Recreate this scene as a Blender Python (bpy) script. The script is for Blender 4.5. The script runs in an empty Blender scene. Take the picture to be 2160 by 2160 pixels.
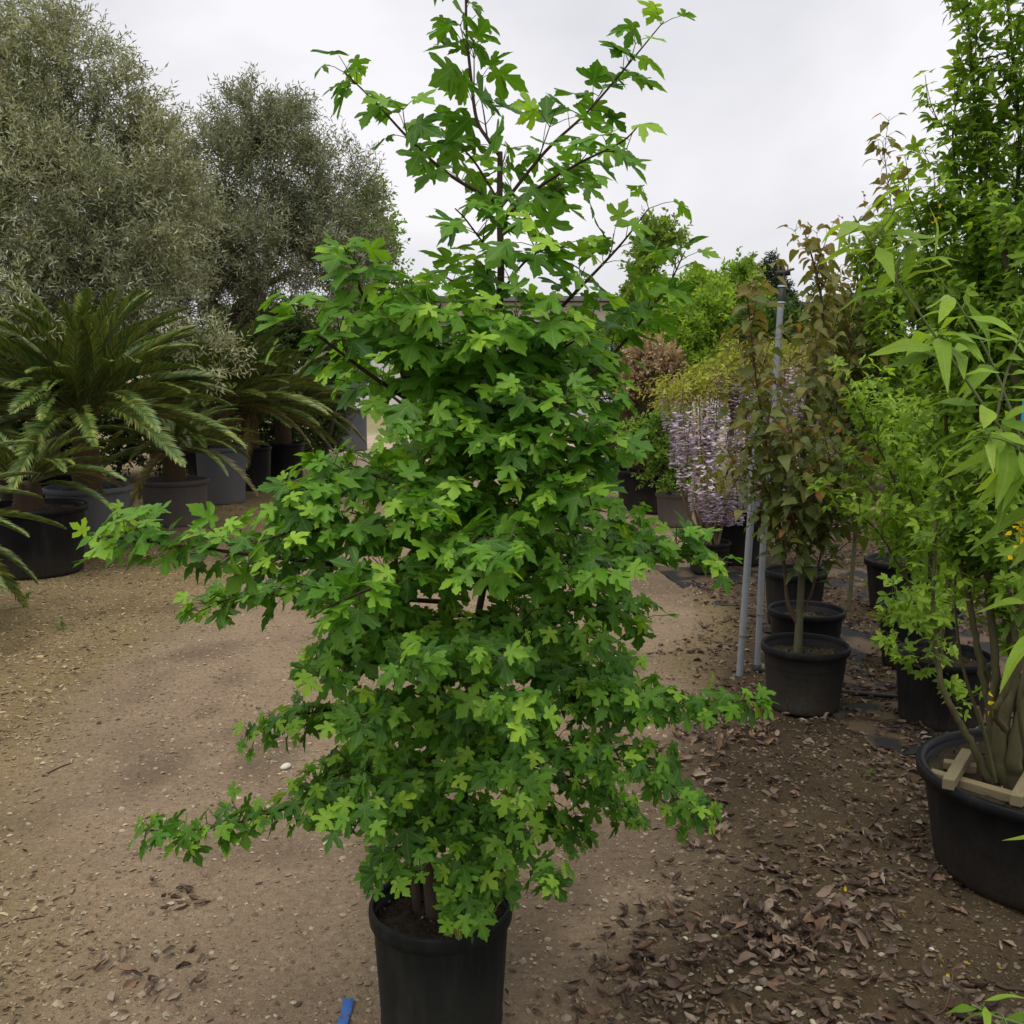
import bpy, math, random
import numpy as np
from mathutils import Matrix, Vector

# ------------------------------------------------------------------ camera, sky, sun
scene = bpy.context.scene
col = scene.collection
R = math.radians
CAM_H, F_PX, PITCH = 1.55, 2160.0, math.atan(300 / 2160)
cam_d = bpy.data.cameras.new('camera'); cam = bpy.data.objects.new('camera', cam_d); col.objects.link(cam)
cam.location = (0, 0, CAM_H); cam.rotation_euler = (math.pi / 2 - PITCH, 0, 0)
cam_d.sensor_width = 36; cam_d.lens = 36.0 * F_PX / 2160; cam_d.clip_start = 0.05; cam_d.clip_end = 2000
scene.camera = cam

SUN_EL, SUN_AZ = 72.0, 200.0          # overcast: high, soft, from behind the camera's left
world = bpy.data.worlds.new('World'); scene.world = world; world.use_nodes = True
wn, wl = world.node_tree.nodes, world.node_tree.links
wn.clear()
def WN(t): return wn.new(t)
w_out = WN('ShaderNodeOutputWorld'); w_bg = WN('ShaderNodeBackground'); w_bg.inputs['Strength'].default_value = 0.1
sky = WN('ShaderNodeTexSky'); sky.sky_type = 'NISHITA'; sky.sun_disc = False
sky.sun_elevation = R(SUN_EL); sky.sun_rotation = R(SUN_AZ); sky.dust_density = 3.0
w_tc = WN('ShaderNodeTexCoord'); w_map = WN('ShaderNodeMapping'); w_map.inputs['Scale'].default_value = (1.0, 1.0, 2.6)
w_no = WN('ShaderNodeTexNoise'); w_no.inputs['Scale'].default_value = 1.7; w_no.inputs['Detail'].default_value = 5
w_no.inputs['Roughness'].default_value = 0.5; w_no.inputs['Distortion'].default_value = 0.4
w_rm = WN('ShaderNodeValToRGB')
w_rm.color_ramp.elements[0].position = 0.34; w_rm.color_ramp.elements[0].color = (4.55, 4.7, 5.05, 1)
w_rm.color_ramp.elements[1].position = 0.66; w_rm.color_ramp.elements[1].color = (7.5, 7.35, 7.55, 1)
w_mx = WN('ShaderNodeMix'); w_mx.data_type = 'RGBA'; w_mx.inputs[0].default_value = 0.94
wl.new(w_tc.outputs['Generated'], w_map.inputs[0]); wl.new(w_map.outputs[0], w_no.inputs['Vector'])
wl.new(w_no.outputs['Fac'], w_rm.inputs[0]); wl.new(sky.outputs[0], w_mx.inputs[6]); wl.new(w_rm.outputs[0], w_mx.inputs[7])
wl.new(w_mx.outputs[2], w_bg.inputs[0]); wl.new(w_bg.outputs[0], w_out.inputs[0])

sun_d = bpy.data.lights.new('sun', 'SUN'); sun_d.energy = 1.5; sun_d.angle = R(60); sun_d.color = (1.0, 0.96, 0.9)
sun = bpy.data.objects.new('sun', sun_d); col.objects.link(sun)
sun.rotation_euler = (R(90 - SUN_EL), 0, R(180 - SUN_AZ))
sun.rotation_euler = (Vector((math.sin(R(SUN_AZ)) * math.cos(R(SUN_EL)), math.cos(R(SUN_AZ)) * math.cos(R(SUN_EL)), math.sin(R(SUN_EL))))).to_track_quat('Z', 'Y').to_euler()
vs = scene.view_settings
vs.view_transform = 'Standard'; vs.look = 'None'; vs.exposure = 0.42; vs.gamma = 1.0; vs.use_curve_mapping = False
cy = scene.cycles
cy.max_bounces = 6; cy.diffuse_bounces = 3; cy.glossy_bounces = 2; cy.transmission_bounces = 4; cy.transparent_max_bounces = 4
cy.use_denoising = True

# ------------------------------------------------------------------ geometry helpers
st, ct = math.sin(PITCH), math.cos(PITCH)
def ray(u, v):
    x = (u - 1080) / F_PX; y = -(v - 1080) / F_PX
    return np.array((x, ct + y * st, -st + y * ct))
def P(u, v, Y):                       # the point at depth Y seen at photo position (u, v)
    d = ray(u, v); return np.array((0, 0, CAM_H)) + d * (Y / d[1])
def G(u, v, z=0.0):                   # the ground point seen at (u, v)
    d = ray(u, v); return np.array((0, 0, CAM_H)) + d * ((z - CAM_H) / d[2])
def unit(a):
    a = np.asarray(a, float); return a / np.maximum(np.linalg.norm(a, axis=-1, keepdims=True), 1e-9)
UP = np.array((0., 0., 1.))

def hash2(i, j, s):
    h = (i * 374761393 + j * 668265263 + s * 974711) & 0x7fffffff
    h = ((h ^ (h >> 13)) * 1274126177) & 0x7fffffff
    return ((h ^ (h >> 16)) & 0xffff) / 65535.0
def vnoise(x, y, s=0):
    x = np.asarray(x, float); y = np.asarray(y, float)
    i = np.floor(x).astype(np.int64); j = np.floor(y).astype(np.int64)
    fx = x - i; fy = y - j; fx = fx * fx * (3 - 2 * fx); fy = fy * fy * (3 - 2 * fy)
    a = hash2(i, j, s); b = hash2(i + 1, j, s); c = hash2(i, j + 1, s); d = hash2(i + 1, j + 1, s)
    return (a + (b - a) * fx) * (1 - fy) + (c + (d - c) * fx) * fy

def soil_mask(x, y):                  # 1 on the damp soil strip on the right, 0 on the path
    e = 0.36 + (y - 2.25) * 0.20 + (vnoise(x * 1.3, y * 1.3, 5) - .5) * .35
    return np.clip((x - e) / 0.35 + .5, 0, 1)
def litter_mask(x, y):                # 1 on the chip litter under the olives on the left
    e = -1.75 - (y - 4.0) * 0.11 + (vnoise(x * 1.1, y * .8, 9) - .5) * .9
    return np.clip((e - x) / 0.6 + .5, 0, 1)
def gz(x, y):
    x = np.asarray(x, float); y = np.asarray(y, float)
    near = np.clip((30 - y) / 15, 0, 1) * np.clip((y + 2) / 2, 0, 1)
    s = soil_mask(x, y)
    z = (vnoise(x * .9, y * .9, 1) - .5) * .018 + (vnoise(x * 4, y * 4, 2) - .5) * .009
    z = z + (vnoise(x * 13, y * 13, 3) - .5) * (.009 + .014 * s) + (vnoise(x * 27, y * 24, 4) - .5) * (.006 + .009 * s)
    clod = np.maximum(0, vnoise(x * 11 + 3, y * 16, 6) - .55) * .055 * s * np.clip(1 - np.abs(y - 3.3) / 1.3, 0, 1)
    return (z + clod) * near

def build(name, V, tris=None, quads=None, tint=None, uv=None, smooth=True):
    V = np.ascontiguousarray(V, np.float32)
    me = bpy.data.meshes.new(name)
    nt = 0 if tris is None else len(tris); nq = 0 if quads is None else len(quads)
    me.vertices.add(len(V)); me.vertices.foreach_set('co', V.ravel())
    idx = []
    if nt: idx.append(np.asarray(tris, np.int32).ravel())
    if nq: idx.append(np.asarray(quads, np.int32).ravel())
    idx = np.concatenate(idx)
    me.loops.add(len(idx)); me.loops.foreach_set('vertex_index', idx)
    starts = np.concatenate([np.arange(nt) * 3, nt * 3 + np.arange(nq) * 4]).astype(np.int32)
    me.polygons.add(nt + nq); me.polygons.foreach_set('loop_start', starts)
    me.polygons.foreach_set('use_smooth', np.full(nt + nq, smooth, bool))
    if tint is not None:
        t = np.asarray(tint, np.float32)
        if t.ndim == 1: t = np.tile(t, (len(V), 1))
        a = me.attributes.new('tint', 'FLOAT_COLOR', 'POINT')
        a.data.foreach_set('color', np.concatenate([t, np.ones((len(V), 1), np.float32)], 1).ravel())
    if uv is not None:
        l = me.uv_layers.new(name='UVMap'); l.data.foreach_set('uv', np.asarray(uv, np.float32)[idx].ravel())
    me.update(calc_edges=True); me.validate()
    return me

def stamp(T, M, tint):
    """copies of template T at the (N,3,4) matrices M, one colour each -> arrays for build()"""
    N = len(M); n = len(T['V'])
    V = np.einsum('nij,kj->nki', M[:, :, :3], T['V']) + M[:, None, :, 3]
    off = (np.arange(N) * n)[:, None, None]
    tr = (T['F'][None] + off).reshape(-1, 3)
    C = np.repeat(np.asarray(tint, np.float32)[:, None, :], n, 1)
    if 'S' in T: C = C * T['S'][None, :, None]
    uv = np.tile(T['UV'], (N, 1)) if 'UV' in T else None
    return V.reshape(-1, 3), tr, C.reshape(-1, 3), uv
def mats(pos, d, n, s):
    """frames: local Y = d, local Z = n (made square), scale s"""
    d = unit(d); n = np.asarray(n, float); n = unit(n - (n * d).sum(-1, keepdims=True) * d); x = np.cross(d, n)
    s = np.asarray(s, float)
    if s.ndim == 1: s = s[:, None]
    if s.shape[1] == 1: s = np.repeat(s, 3, 1)
    M = np.zeros((len(pos), 3, 4)); M[:, :, 0] = x * s[:, :1]; M[:, :, 1] = d * s[:, 1:2]; M[:, :, 2] = n * s[:, 2:3]; M[:, :, 3] = pos
    return M

class Geo:                            # gathers pieces of ONE part
    def __init__(s): s.V, s.T, s.Q, s.C, s.n = [], [], [], [], 0
    def add(s, V, T=None, Q=None, c=(.1, .1, .1)):
        V = np.asarray(V, float); s.V.append(V)
        if T is not None and len(T): s.T.append(np.asarray(T) + s.n)
        if Q is not None and len(Q): s.Q.append(np.asarray(Q) + s.n)
        c = np.asarray(c, float); s.C.append(np.tile(c, (len(V), 1)) if c.ndim == 1 else c); s.n += len(V)
    def mesh(s, name, smooth=True):
        return build(name, np.concatenate(s.V), np.concatenate(s.T) if s.T else None, np.concatenate(s.Q) if s.Q else None, np.concatenate(s.C), smooth=smooth)

def spline(pts, step=None, n=None):
    p = np.asarray(pts, float)
    if len(p) == 2: p = np.array([p[0], (p[0] + p[1]) / 2, p[1]])
    q = np.vstack([2 * p[0] - p[1], p, 2 * p[-1] - p[-2]]); out = []
    L = np.linalg.norm(np.diff(p, axis=0), axis=1).sum()
    k = max(2, int(math.ceil((n if n else L / step) / (len(p) - 1))))
    for i in range(len(p) - 1):
        for t in np.arange(k) / k:
            a, b, c, d = q[i:i + 4]
            out.append(.5 * (2 * b + (c - a) * t + (2 * a - 5 * b + 4 * c - d) * t * t + (3 * b - a - 3 * c + d) * t ** 3))
    out.append(p[-1]); return np.array(out)
def tube(geo, pts, r, sides=6, c=(.1, .08, .06), cap=True):
    p = np.asarray(pts, float); n = len(p); r = np.broadcast_to(np.asarray(r, float), (n,))
    t = unit(np.gradient(p, axis=0)); ref = np.array((1., 0.1, 0.)) if abs(t[0][2]) > .6 else UP
    s = unit(np.cross(t, ref)); b = np.cross(s, t)
    a = np.arange(sides) * 2 * math.pi / sides
    V = (p[:, None] + r[:, None, None] * (np.cos(a)[None, :, None] * s[:, None] + np.sin(a)[None, :, None] * b[:, None])).reshape(-1, 3)
    i = np.arange(n - 1)[:, None] * sides; j = np.arange(sides)[None]; k = (j + 1) % sides
    Q = np.stack([i + j, i + k, i + sides + k, i + sides + j], -1).reshape(-1, 4)
    T = None
    if cap:
        V = np.vstack([V, p[-1]]); e = (n - 1) * sides; jj = np.arange(sides)
        T = np.stack([e + jj, e + (jj + 1) % sides, np.full(sides, n * sides)], -1)
    geo.add(V, T, Q, c)
def lathe(geo, prof, c0, seg=40, c=(.02, .02, .02), wob=0.0, seed=0):
    prof = np.asarray(prof, float); a = np.arange(seg) * 2 * math.pi / seg
    w = 1 + wob * (np.sin(a * 2 + seed) + .6 * np.sin(a * 3 + seed * 2.1))
    V = np.stack([prof[:, 0, None] * np.cos(a) * w, prof[:, 0, None] * np.sin(a) * w, np.repeat(prof[:, 1, None], seg, 1)], -1).reshape(-1, 3) + np.asarray(c0)
    n = len(prof); i = np.arange(n - 1)[:, None] * seg; j = np.arange(seg)[None]; k = (j + 1) % seg
    geo.add(V, None, np.stack([i + j, i + k, i + seg + k, i + seg + j], -1).reshape(-1, 4), c)
def box(geo, c, size, rot=None, col_=(.5, .5, .5), bev=0.0):
    s = np.array([(x, y, z) for x in (-.5, .5) for y in (-.5, .5) for z in (-.5, .5)]) * np.asarray(size)
    if rot is not None: s = s @ np.asarray(rot).T
    geo.add(s + np.asarray(c), None, [(0, 1, 3, 2), (4, 6, 7, 5), (0, 4, 5, 1), (2, 3, 7, 6), (0, 2, 6, 4), (1, 5, 7, 3)], col_)
def rotz(a): c, s = math.cos(a), math.sin(a); return np.array(((c, -s, 0), (s, c, 0), (0, 0, 1.)))

# ------------------------------------------------------------------ scene-object helpers
def thing(name, label, cat, loc=(0, 0, 0), group=None):
    o = bpy.data.objects.new(name, None); col.objects.link(o); o.location = tuple(float(v) for v in loc); o.empty_display_size = .1
    o['label'] = label; o['category'] = cat
    if group: o['group'] = group
    return o
def part(name, me, mat, root, kind=None, label=None, top=None):
    """a mesh given in world coordinates, as a child of root (root may itself be a part of `top`)"""
    o = bpy.data.objects.new(name, me); col.objects.link(o)
    if mat and not me.materials: me.materials.append(mat)
    if root is not None:
        o.parent = root
        if root.type == 'EMPTY': o.location = -root.location
    if kind: o['kind'] = kind
    if label: o['label'] = label
    return o
def single(name, me, mat, label=None, cat=None, group=None, kind=None, loc=None):
    o = bpy.data.objects.new(name, me); col.objects.link(o)
    if mat and not me.materials: me.materials.append(mat)
    if loc is not None: o.location = tuple(float(v) for v in loc)
    if label: o['label'] = label
    if cat: o['category'] = cat
    if group: o['group'] = group
    if kind: o['kind'] = kind
    return o

# ------------------------------------------------------------------ materials
def mat_base(name):
    m = bpy.data.materials.new(name); m.use_nodes = True; nt = m.node_tree; nt.nodes.clear()
    return m, nt.nodes, nt.links
def math_n(N, L, op, a, b=None, c=None):
    n = N.new('ShaderNodeMath'); n.operation = op
    for i, x in enumerate((a, b, c)):
        if x is None: continue
        if isinstance(x, (int, float)): n.inputs[i].default_value = x
        else: L.new(x, n.inputs[i])
    return n.outputs[0]
def mixc(N, L, fac, a, b, mode='MIX'):
    n = N.new('ShaderNodeMix'); n.data_type = 'RGBA'; n.blend_type = mode
    for s, x in ((0, fac), (6, a), (7, b)):
        if isinstance(x, (int, float)): n.inputs[s].default_value = x
        elif isinstance(x, tuple): n.inputs[s].default_value = (*x, 1)
        else: L.new(x, n.inputs[s])
    return n.outputs[2]
def noise(N, L, vec, scale, detail=4, rough=.55, dist=0.0):
    n = N.new('ShaderNodeTexNoise'); n.inputs['Scale'].default_value = scale; n.inputs['Detail'].default_value = detail
    n.inputs['Roughness'].default_value = rough; n.inputs['Distortion'].default_value = dist
    if vec is not None: L.new(vec, n.inputs['Vector'])
    return n.outputs['Fac']
def mrange(N, L, x, a, b, c=0., d=1.):
    n = N.new('ShaderNodeMapRange'); L.new(x, n.inputs[0])
    for i, v in enumerate((a, b, c, d)): n.inputs[i + 1].default_value = v
    return n.outputs[0]

def leaf_mat(name, veins=None, trans=.35, rough=.42, spec=.35, vein_amt=.35, tgain=1.35, bump=.0):
    m, N, L = mat_base(name)
    at = N.new('ShaderNodeAttribute'); at.attribute_name = 'tint'
    oi = N.new('ShaderNodeObjectInfo'); geo = N.new('ShaderNodeNewGeometry')
    rnd = oi.outputs['Random']
    hs = N.new('ShaderNodeHueSaturation'); L.new(at.outputs['Color'], hs.inputs['Color'])
    L.new(mrange(N, L, rnd, 0, 1, .82, 1.18), hs.inputs['Value']); L.new(mrange(N, L, rnd, 0, 1, .508, .492), hs.inputs['Hue'])
    tc = N.new('ShaderNodeTexCoord')
    blot = noise(N, L, geo.outputs['Position'], 55, 3)
    c = mixc(N, L, 1.0, hs.outputs['Color'], mixc(N, L, blot, (.8, .8, .8), (1.18, 1.18, 1.18)), 'MULTIPLY')
    hgt = None
    if veins:
        sp = N.new('ShaderNodeSeparateXYZ'); L.new(tc.outputs['UV'], sp.inputs[0]); x, y = sp.outputs[0], sp.outputs[1]
        ax = math_n(N, L, 'ABSOLUTE', x)
        if veins == 'palm':
            r = math_n(N, L, 'SQRT', math_n(N, L, 'ADD', math_n(N, L, 'MULTIPLY', x, x), math_n(N, L, 'MULTIPLY', y, y)))
            a = math_n(N, L, 'ARCTAN2', ax, y)
            d = None
            for k in (0.0, .93, 1.62):
                dk = math_n(N, L, 'MULTIPLY', r, math_n(N, L, 'ABSOLUTE', math_n(N, L, 'SINE', math_n(N, L, 'MINIMUM', math_n(N, L, 'ABSOLUTE', math_n(N, L, 'SUBTRACT', a, k)), 1.5))))
                d = dk if d is None else math_n(N, L, 'MINIMUM', d, dk)
            vm = mrange(N, L, d, .006, .024, 1, 0)
        else:
            mid = mrange(N, L, ax, .008, .022, 1, 0)
            ph = math_n(N, L, 'FRACT', math_n(N, L, 'MULTIPLY', math_n(N, L, 'SUBTRACT', y, math_n(N, L, 'MULTIPLY', ax, .9)), 11.0))
            sv = mrange(N, L, math_n(N, L, 'ABSOLUTE', math_n(N, L, 'SUBTRACT', ph, .5)), .36, .5, 0, .55)
            vm = math_n(N, L, 'MAXIMUM', mid, sv)
        hgt = vm
        c = mixc(N, L, math_n(N, L, 'MULTIPLY', vm, vein_amt), c, (.34, .42, .14))
    p = N.new('ShaderNodeBsdfPrincipled'); L.new(c, p.inputs['Base Color']); p.inputs['Roughness'].default_value = rough
    p.inputs['Specular IOR Level'].default_value = spec
    if hgt is not None and bump > 0:
        b = N.new('ShaderNodeBump'); b.inputs['Strength'].default_value = bump; b.inputs['Distance'].default_value = .002; b.invert = True
        L.new(hgt, b.inputs['Height']); L.new(b.outputs[0], p.inputs['Normal'])
    t = N.new('ShaderNodeBsdfTranslucent')
    L.new(mixc(N, L, 1.0, c, (tgain, tgain * .95, tgain * .45), 'MULTIPLY'), t.inputs['Color'])
    mx = N.new('ShaderNodeMixShader'); mx.inputs[0].default_value = trans
    o = N.new('ShaderNodeOutputMaterial'); L.new(p.outputs[0], mx.inputs[1]); L.new(t.outputs[0], mx.inputs[2]); L.new(mx.outputs[0], o.inputs[0])
    return m
def tint_mat(name, rough=.8, spec=.25, nscale=30, namt=.35, bump=.3, bdist=.004, stretch=None):
    """plain matter coloured by its own 'tint' attribute with grain"""
    m, N, L = mat_base(name)
    at = N.new('ShaderNodeAttribute'); at.attribute_name = 'tint'
    tc = N.new('ShaderNodeTexCoord'); vec = tc.outputs['Object']
    if stretch:
        mp = N.new('ShaderNodeMapping'); mp.inputs['Scale'].default_value = stretch; L.new(vec, mp.inputs[0]); vec = mp.outputs[0]
    n = noise(N, L, vec, nscale, 5, .6)
    c = mixc(N, L, 1.0, at.outputs['Color'], mixc(N, L, n, (1 - namt,) * 3, (1 + namt,) * 3), 'MULTIPLY')
    p = N.new('ShaderNodeBsdfPrincipled'); L.new(c, p.inputs['Base Color']); p.inputs['Roughness'].default_value = rough; p.inputs['Specular IOR Level'].default_value = spec
    b = N.new('ShaderNodeBump'); b.inputs['Strength'].default_value = bump; b.inputs['Distance'].default_value = bdist; L.new(n, b.inputs['Height']); L.new(b.outputs[0], p.inputs['Normal'])
    o = N.new('ShaderNodeOutputMaterial'); L.new(p.outputs[0], o.inputs[0]); return m
def pot_mat(name, base, dust=(.13, .105, .075), amt=.55, rough=.42, h=.3, splash=.4, streak=.14):
    """moulded plastic; dried soil splashes climb from the foot"""
    m, N, L = mat_base(name)
    tc = N.new('ShaderNodeTexCoord'); geo = N.new('ShaderNodeNewGeometry')
    sp = N.new('ShaderNodeSeparateXYZ'); L.new(geo.outputs['Position'], sp.inputs[0])
    n1 = noise(N, L, geo.outputs['Position'], 5, 5, .6, .4); n2 = noise(N, L, geo.outputs['Position'], 60, 4, .7)
    mp = N.new('ShaderNodeMapping'); mp.inputs['Scale'].default_value = (22, 22, 2.2); L.new(geo.outputs['Position'], mp.inputs[0])
    n3 = noise(N, L, mp.outputs[0], 1.0, 4, .65)
    lo = mrange(N, L, math_n(N, L, 'ADD', sp.outputs[2], math_n(N, L, 'MULTIPLY', n1, -h * 1.2)), -h * .75, h * splash, 1, 0)
    d = math_n(N, L, 'MULTIPLY', lo, mrange(N, L, n2, .3, .7, .45, 1.))
    d = math_n(N, L, 'ADD', math_n(N, L, 'MULTIPLY', d, amt), math_n(N, L, 'MULTIPLY', mrange(N, L, n3, .5, .85), streak))
    c = mixc(N, L, d, base, dust)
    p = N.new('ShaderNodeBsdfPrincipled'); L.new(c, p.inputs['Base Color']); p.inputs['Specular IOR Level'].default_value = .13
    L.new(math_n(N, L, 'ADD', mrange(N, L, n1, .3, .7, rough - .05, rough + .12), math_n(N, L, 'MULTIPLY', d, .35)), p.inputs['Roughness'])
    b = N.new('ShaderNodeBump'); b.inputs['Strength'].default_value = .12; b.inputs['Distance'].default_value = .003; L.new(n2, b.inputs['Height']); L.new(b.outputs[0], p.inputs['Normal'])
    o = N.new('ShaderNodeOutputMaterial'); L.new(p.outputs[0], o.inputs[0]); return m

M_MAPLE = leaf_mat('maple_leaf', 'palm', .40, .45, .28, .30, 1.6)
M_BRONZE = leaf_mat('bronze_leaf', 'pin', .38, .42, .28, .14, 1.5)
M_LAB = leaf_mat('trifoliate_leaf', None, .46, .5, .22, tgain=1.6)
M_LANCE = leaf_mat('lance_leaf', 'pin', .40, .48, .2, .30, 1.6, bump=.5)
M_BG = leaf_mat('small_leaf', None, .42, .5, .22, tgain=1.5)
M_OLIVE = leaf_mat('olive_leaf', None, .28, .45, .4, tgain=1.1)
M_CYCAD = leaf_mat('cycad_leaflet', None, .12, .36, .45)
M_FLOWER = leaf_mat('petal', None, .3, .6, .1, tgain=1.0)
M_BARK = tint_mat('bark', .85, .2, 45, .4, .6, .004, (1, 1, .35))
M_TWIG = tint_mat('twig_bark', .7, .3, 80, .3, .3, .001)
M_SOIL = tint_mat('potting_soil', .95, .15, 60, .6, 1.0, .02)
M_STONE = tint_mat('stone', .8, .3, 90, .25, .3, .002)
M_DEBRIS = tint_mat('dry_debris', .85, .15, 120, .35, .3, .001)
M_WOOD = tint_mat('weathered_wood', .85, .2, 22, .35, .5, .003, (1, 12, 12))
M_STEEL = tint_mat('galvanised_steel', .48, .5, 25, .25, .15, .001)
M_PLASTIC = tint_mat('plain_plastic', .5, .4, 40, .15, .1, .001)
M_POT = pot_mat('black_pot', (.0075, .008, .0095), amt=.3)
M_POTG = pot_mat('green_black_pot', (.010, .0125, .012), (.085, .08, .065), .3, .45, .3, .25, .26)
M_POTD = pot_mat('dusty_black_pot', (.012, .012, .013), (.12, .098, .07), .6, .5, .3, .35)
M_POTB = pot_mat('blue_grey_pot', (.095, .105, .125), (.20, .17, .12), .6, .5, .5, .5)
M_POTGR = pot_mat('grey_brown_pot', (.07, .066, .068), (.20, .16, .12), .7, .55, .5, .7)

# ------------------------------------------------------------------ ground
def ground_mat():
    m, N, L = mat_base('ground')
    geo = N.new('ShaderNodeNewGeometry'); pos = geo.outputs['Position']
    at = N.new('ShaderNodeAttribute'); at.attribute_name = 'tint'
    a1 = noise(N, L, pos, 2.2, 6, .6, .3); a2 = noise(N, L, pos, 38, 6, .7); a3 = noise(N, L, pos, 170, 3, .7)
    vo = N.new('ShaderNodeTexVoronoi'); vo.inputs['Scale'].default_value = 95; L.new(pos, vo.inputs['Vector'])
    c = mixc(N, L, 1.0, at.outputs['Color'], mixc(N, L, a1, (.72, .72, .74), (1.28, 1.27, 1.24)), 'MULTIPLY')
    c = mixc(N, L, 1.0, c, mixc(N, L, a2, (.35, .33, .3), (1.65, 1.66, 1.68)), 'MULTIPLY')
    grit = mrange(N, L, vo.outputs['Distance'], .0, .32, 1, 0)
    sep = N.new('ShaderNodeSeparateColor'); L.new(vo.outputs['Color'], sep.inputs[0])
    c = mixc(N, L, math_n(N, L, 'MULTIPLY', grit, mrange(N, L, sep.outputs[0], .55, .95, 0, .5)), c, (.50, .43, .33))
    c = mixc(N, L, math_n(N, L, 'MULTIPLY', grit, mrange(N, L, sep.outputs[1], .6, .95, 0, .6)), c, (.06, .045, .032))
    c = mixc(N, L, mrange(N, L, a3, .4, .7, 0, .22), c, (.11, .08, .055))
    p = N.new('ShaderNodeBsdfPrincipled'); L.new(c, p.inputs['Base Color']); p.inputs['Roughness'].default_value = .93; p.inputs['Specular IOR Level'].default_value = .15
    h = math_n(N, L, 'ADD', math_n(N, L, 'MULTIPLY', a2, 1.0), math_n(N, L, 'ADD', math_n(N, L, 'MULTIPLY', a3, .35), math_n(N, L, 'MULTIPLY', grit, .25)))
    b = N.new('ShaderNodeBump'); b.inputs['Strength'].default_value = 1.0; b.inputs['Distance'].default_value = .02; L.new(h, b.inputs['Height']); L.new(b.outputs[0], p.inputs['Normal'])
    o = N.new('ShaderNodeOutputMaterial'); L.new(p.outputs[0], o.inputs[0]); return m

def ground_tint(x, y):
    s = soil_mask(x, y)[:, None]; l = litter_mask(x, y)[:, None]
    path = np.array((.34, .25, .162)); soil = np.array((.098, .071, .038)); lit = np.array((.275, .205, .095))
    pale = np.array((.52, .42, .31)); grass = np.array((.26, .25, .10)); moss = np.array((.30, .24, .09))
    c = path + (lit - path) * l; c = c + (soil - c) * s
    wet = np.clip((vnoise(x * 2.1, y * 2.1, 21) - .5) * 3, 0, 1)[:, None] * s
    c = c * (1 - .35 * wet)
    edge = (np.clip(1 - np.abs(soil_mask(x, y) - .5) * 2, 0, 1) * np.clip((y - 4.2) / 2, 0, 1) * np.clip((8 - y) / 1, 0, 1))[:, None]
    c = c + (moss - c) * edge * .5
    dark = np.clip((vnoise(x * 1.7, y * 1.5, 31) * .6 + vnoise(x * 5, y * 4.2, 32) * .4 - .54) * 5, 0, 1)[:, None] * (1 - s)
    c = c * (1 - .38 * dark)
    far = np.clip((y - 12) / 6, 0, 1)[:, None]; c = c + (pale - c) * far * (1 - .5 * s) * (1 - .8 * l)
    g = (np.clip((y - 24) / 2, 0, 1) * np.clip((60 - y) / 20, 0, 1))[:, None]; c = c + (grass - c) * g * .8
    return c
xs = np.concatenate([[-400, -120, -40, -18, -10, -7], np.arange(-5.4, 4.6, .028), [5.5, 7, 10, 18, 40, 120, 400]])
ys = [1.0]
while ys[-1] < 24: ys.append(ys[-1] * 1.0065)
ys = np.concatenate([[-60, -15, -4, 0, .6], ys, [26, 29, 33, 38, 45, 60, 90, 150, 300, 700]])
gx, gy = np.meshgrid(xs, ys); gx, gy = gx.ravel(), gy.ravel()
nx = len(xs); ii = (np.arange(len(ys) - 1)[:, None] * nx + np.arange(nx - 1)[None]).ravel()
single('ground', build('ground', np.stack([gx, gy, gz(gx, gy)], 1), None, np.stack([ii, ii + 1, ii + nx + 1, ii + nx], 1), ground_tint(gx, gy)), ground_mat(), kind='structure')

# black weed fabric showing through the soil between the pots
def fabric(cx, cy_, w, d, rz, seed):
    n = 60; a, b = np.meshgrid(np.linspace(-.5, .5, n), np.linspace(-.5, .5, n)); a, b = a.ravel(), b.ravel()
    p = np.stack([a * w, b * d, np.zeros_like(a)], 1) @ rotz(rz).T
    x, y = p[:, 0] + cx, p[:, 1] + cy_
    z = gz(x, y) * .25 + .003 + (vnoise(x * 7, y * 7, seed) - .5) * .016
    i = (np.arange(n - 1)[:, None] * n + np.arange(n - 1)[None]).ravel()
    keep = vnoise(x * 3.1, y * 3.1, seed + 3)[i] > .33
    i = i[keep]
    return np.stack([x, y, z], 1), np.stack([i, i + 1, i + n + 1, i + n], 1)
g = Geo()
for a in ((1.85, 4.3, .75, .7, .1, 3), (2.15, 5.6, 1.3, 1.5, .0, 4), (2.0, 7.4, 1.6, 1.4, .1, 6)):
    V, Q = fabric(*a); k = np.clip((vnoise(V[:, 0] * 9, V[:, 1] * 9, 77) - .42) * 3.5, 0, 1)[:, None]
    g.add(V, None, Q, np.array((.024, .023, .023)) * (1 - k) + np.array((.12, .085, .05)) * k)
single('weed_fabric', g.mesh('weed_fabric'), tint_mat('woven_fabric', .75, .2, 400, .5, .4, .002), kind='structure')

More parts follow.
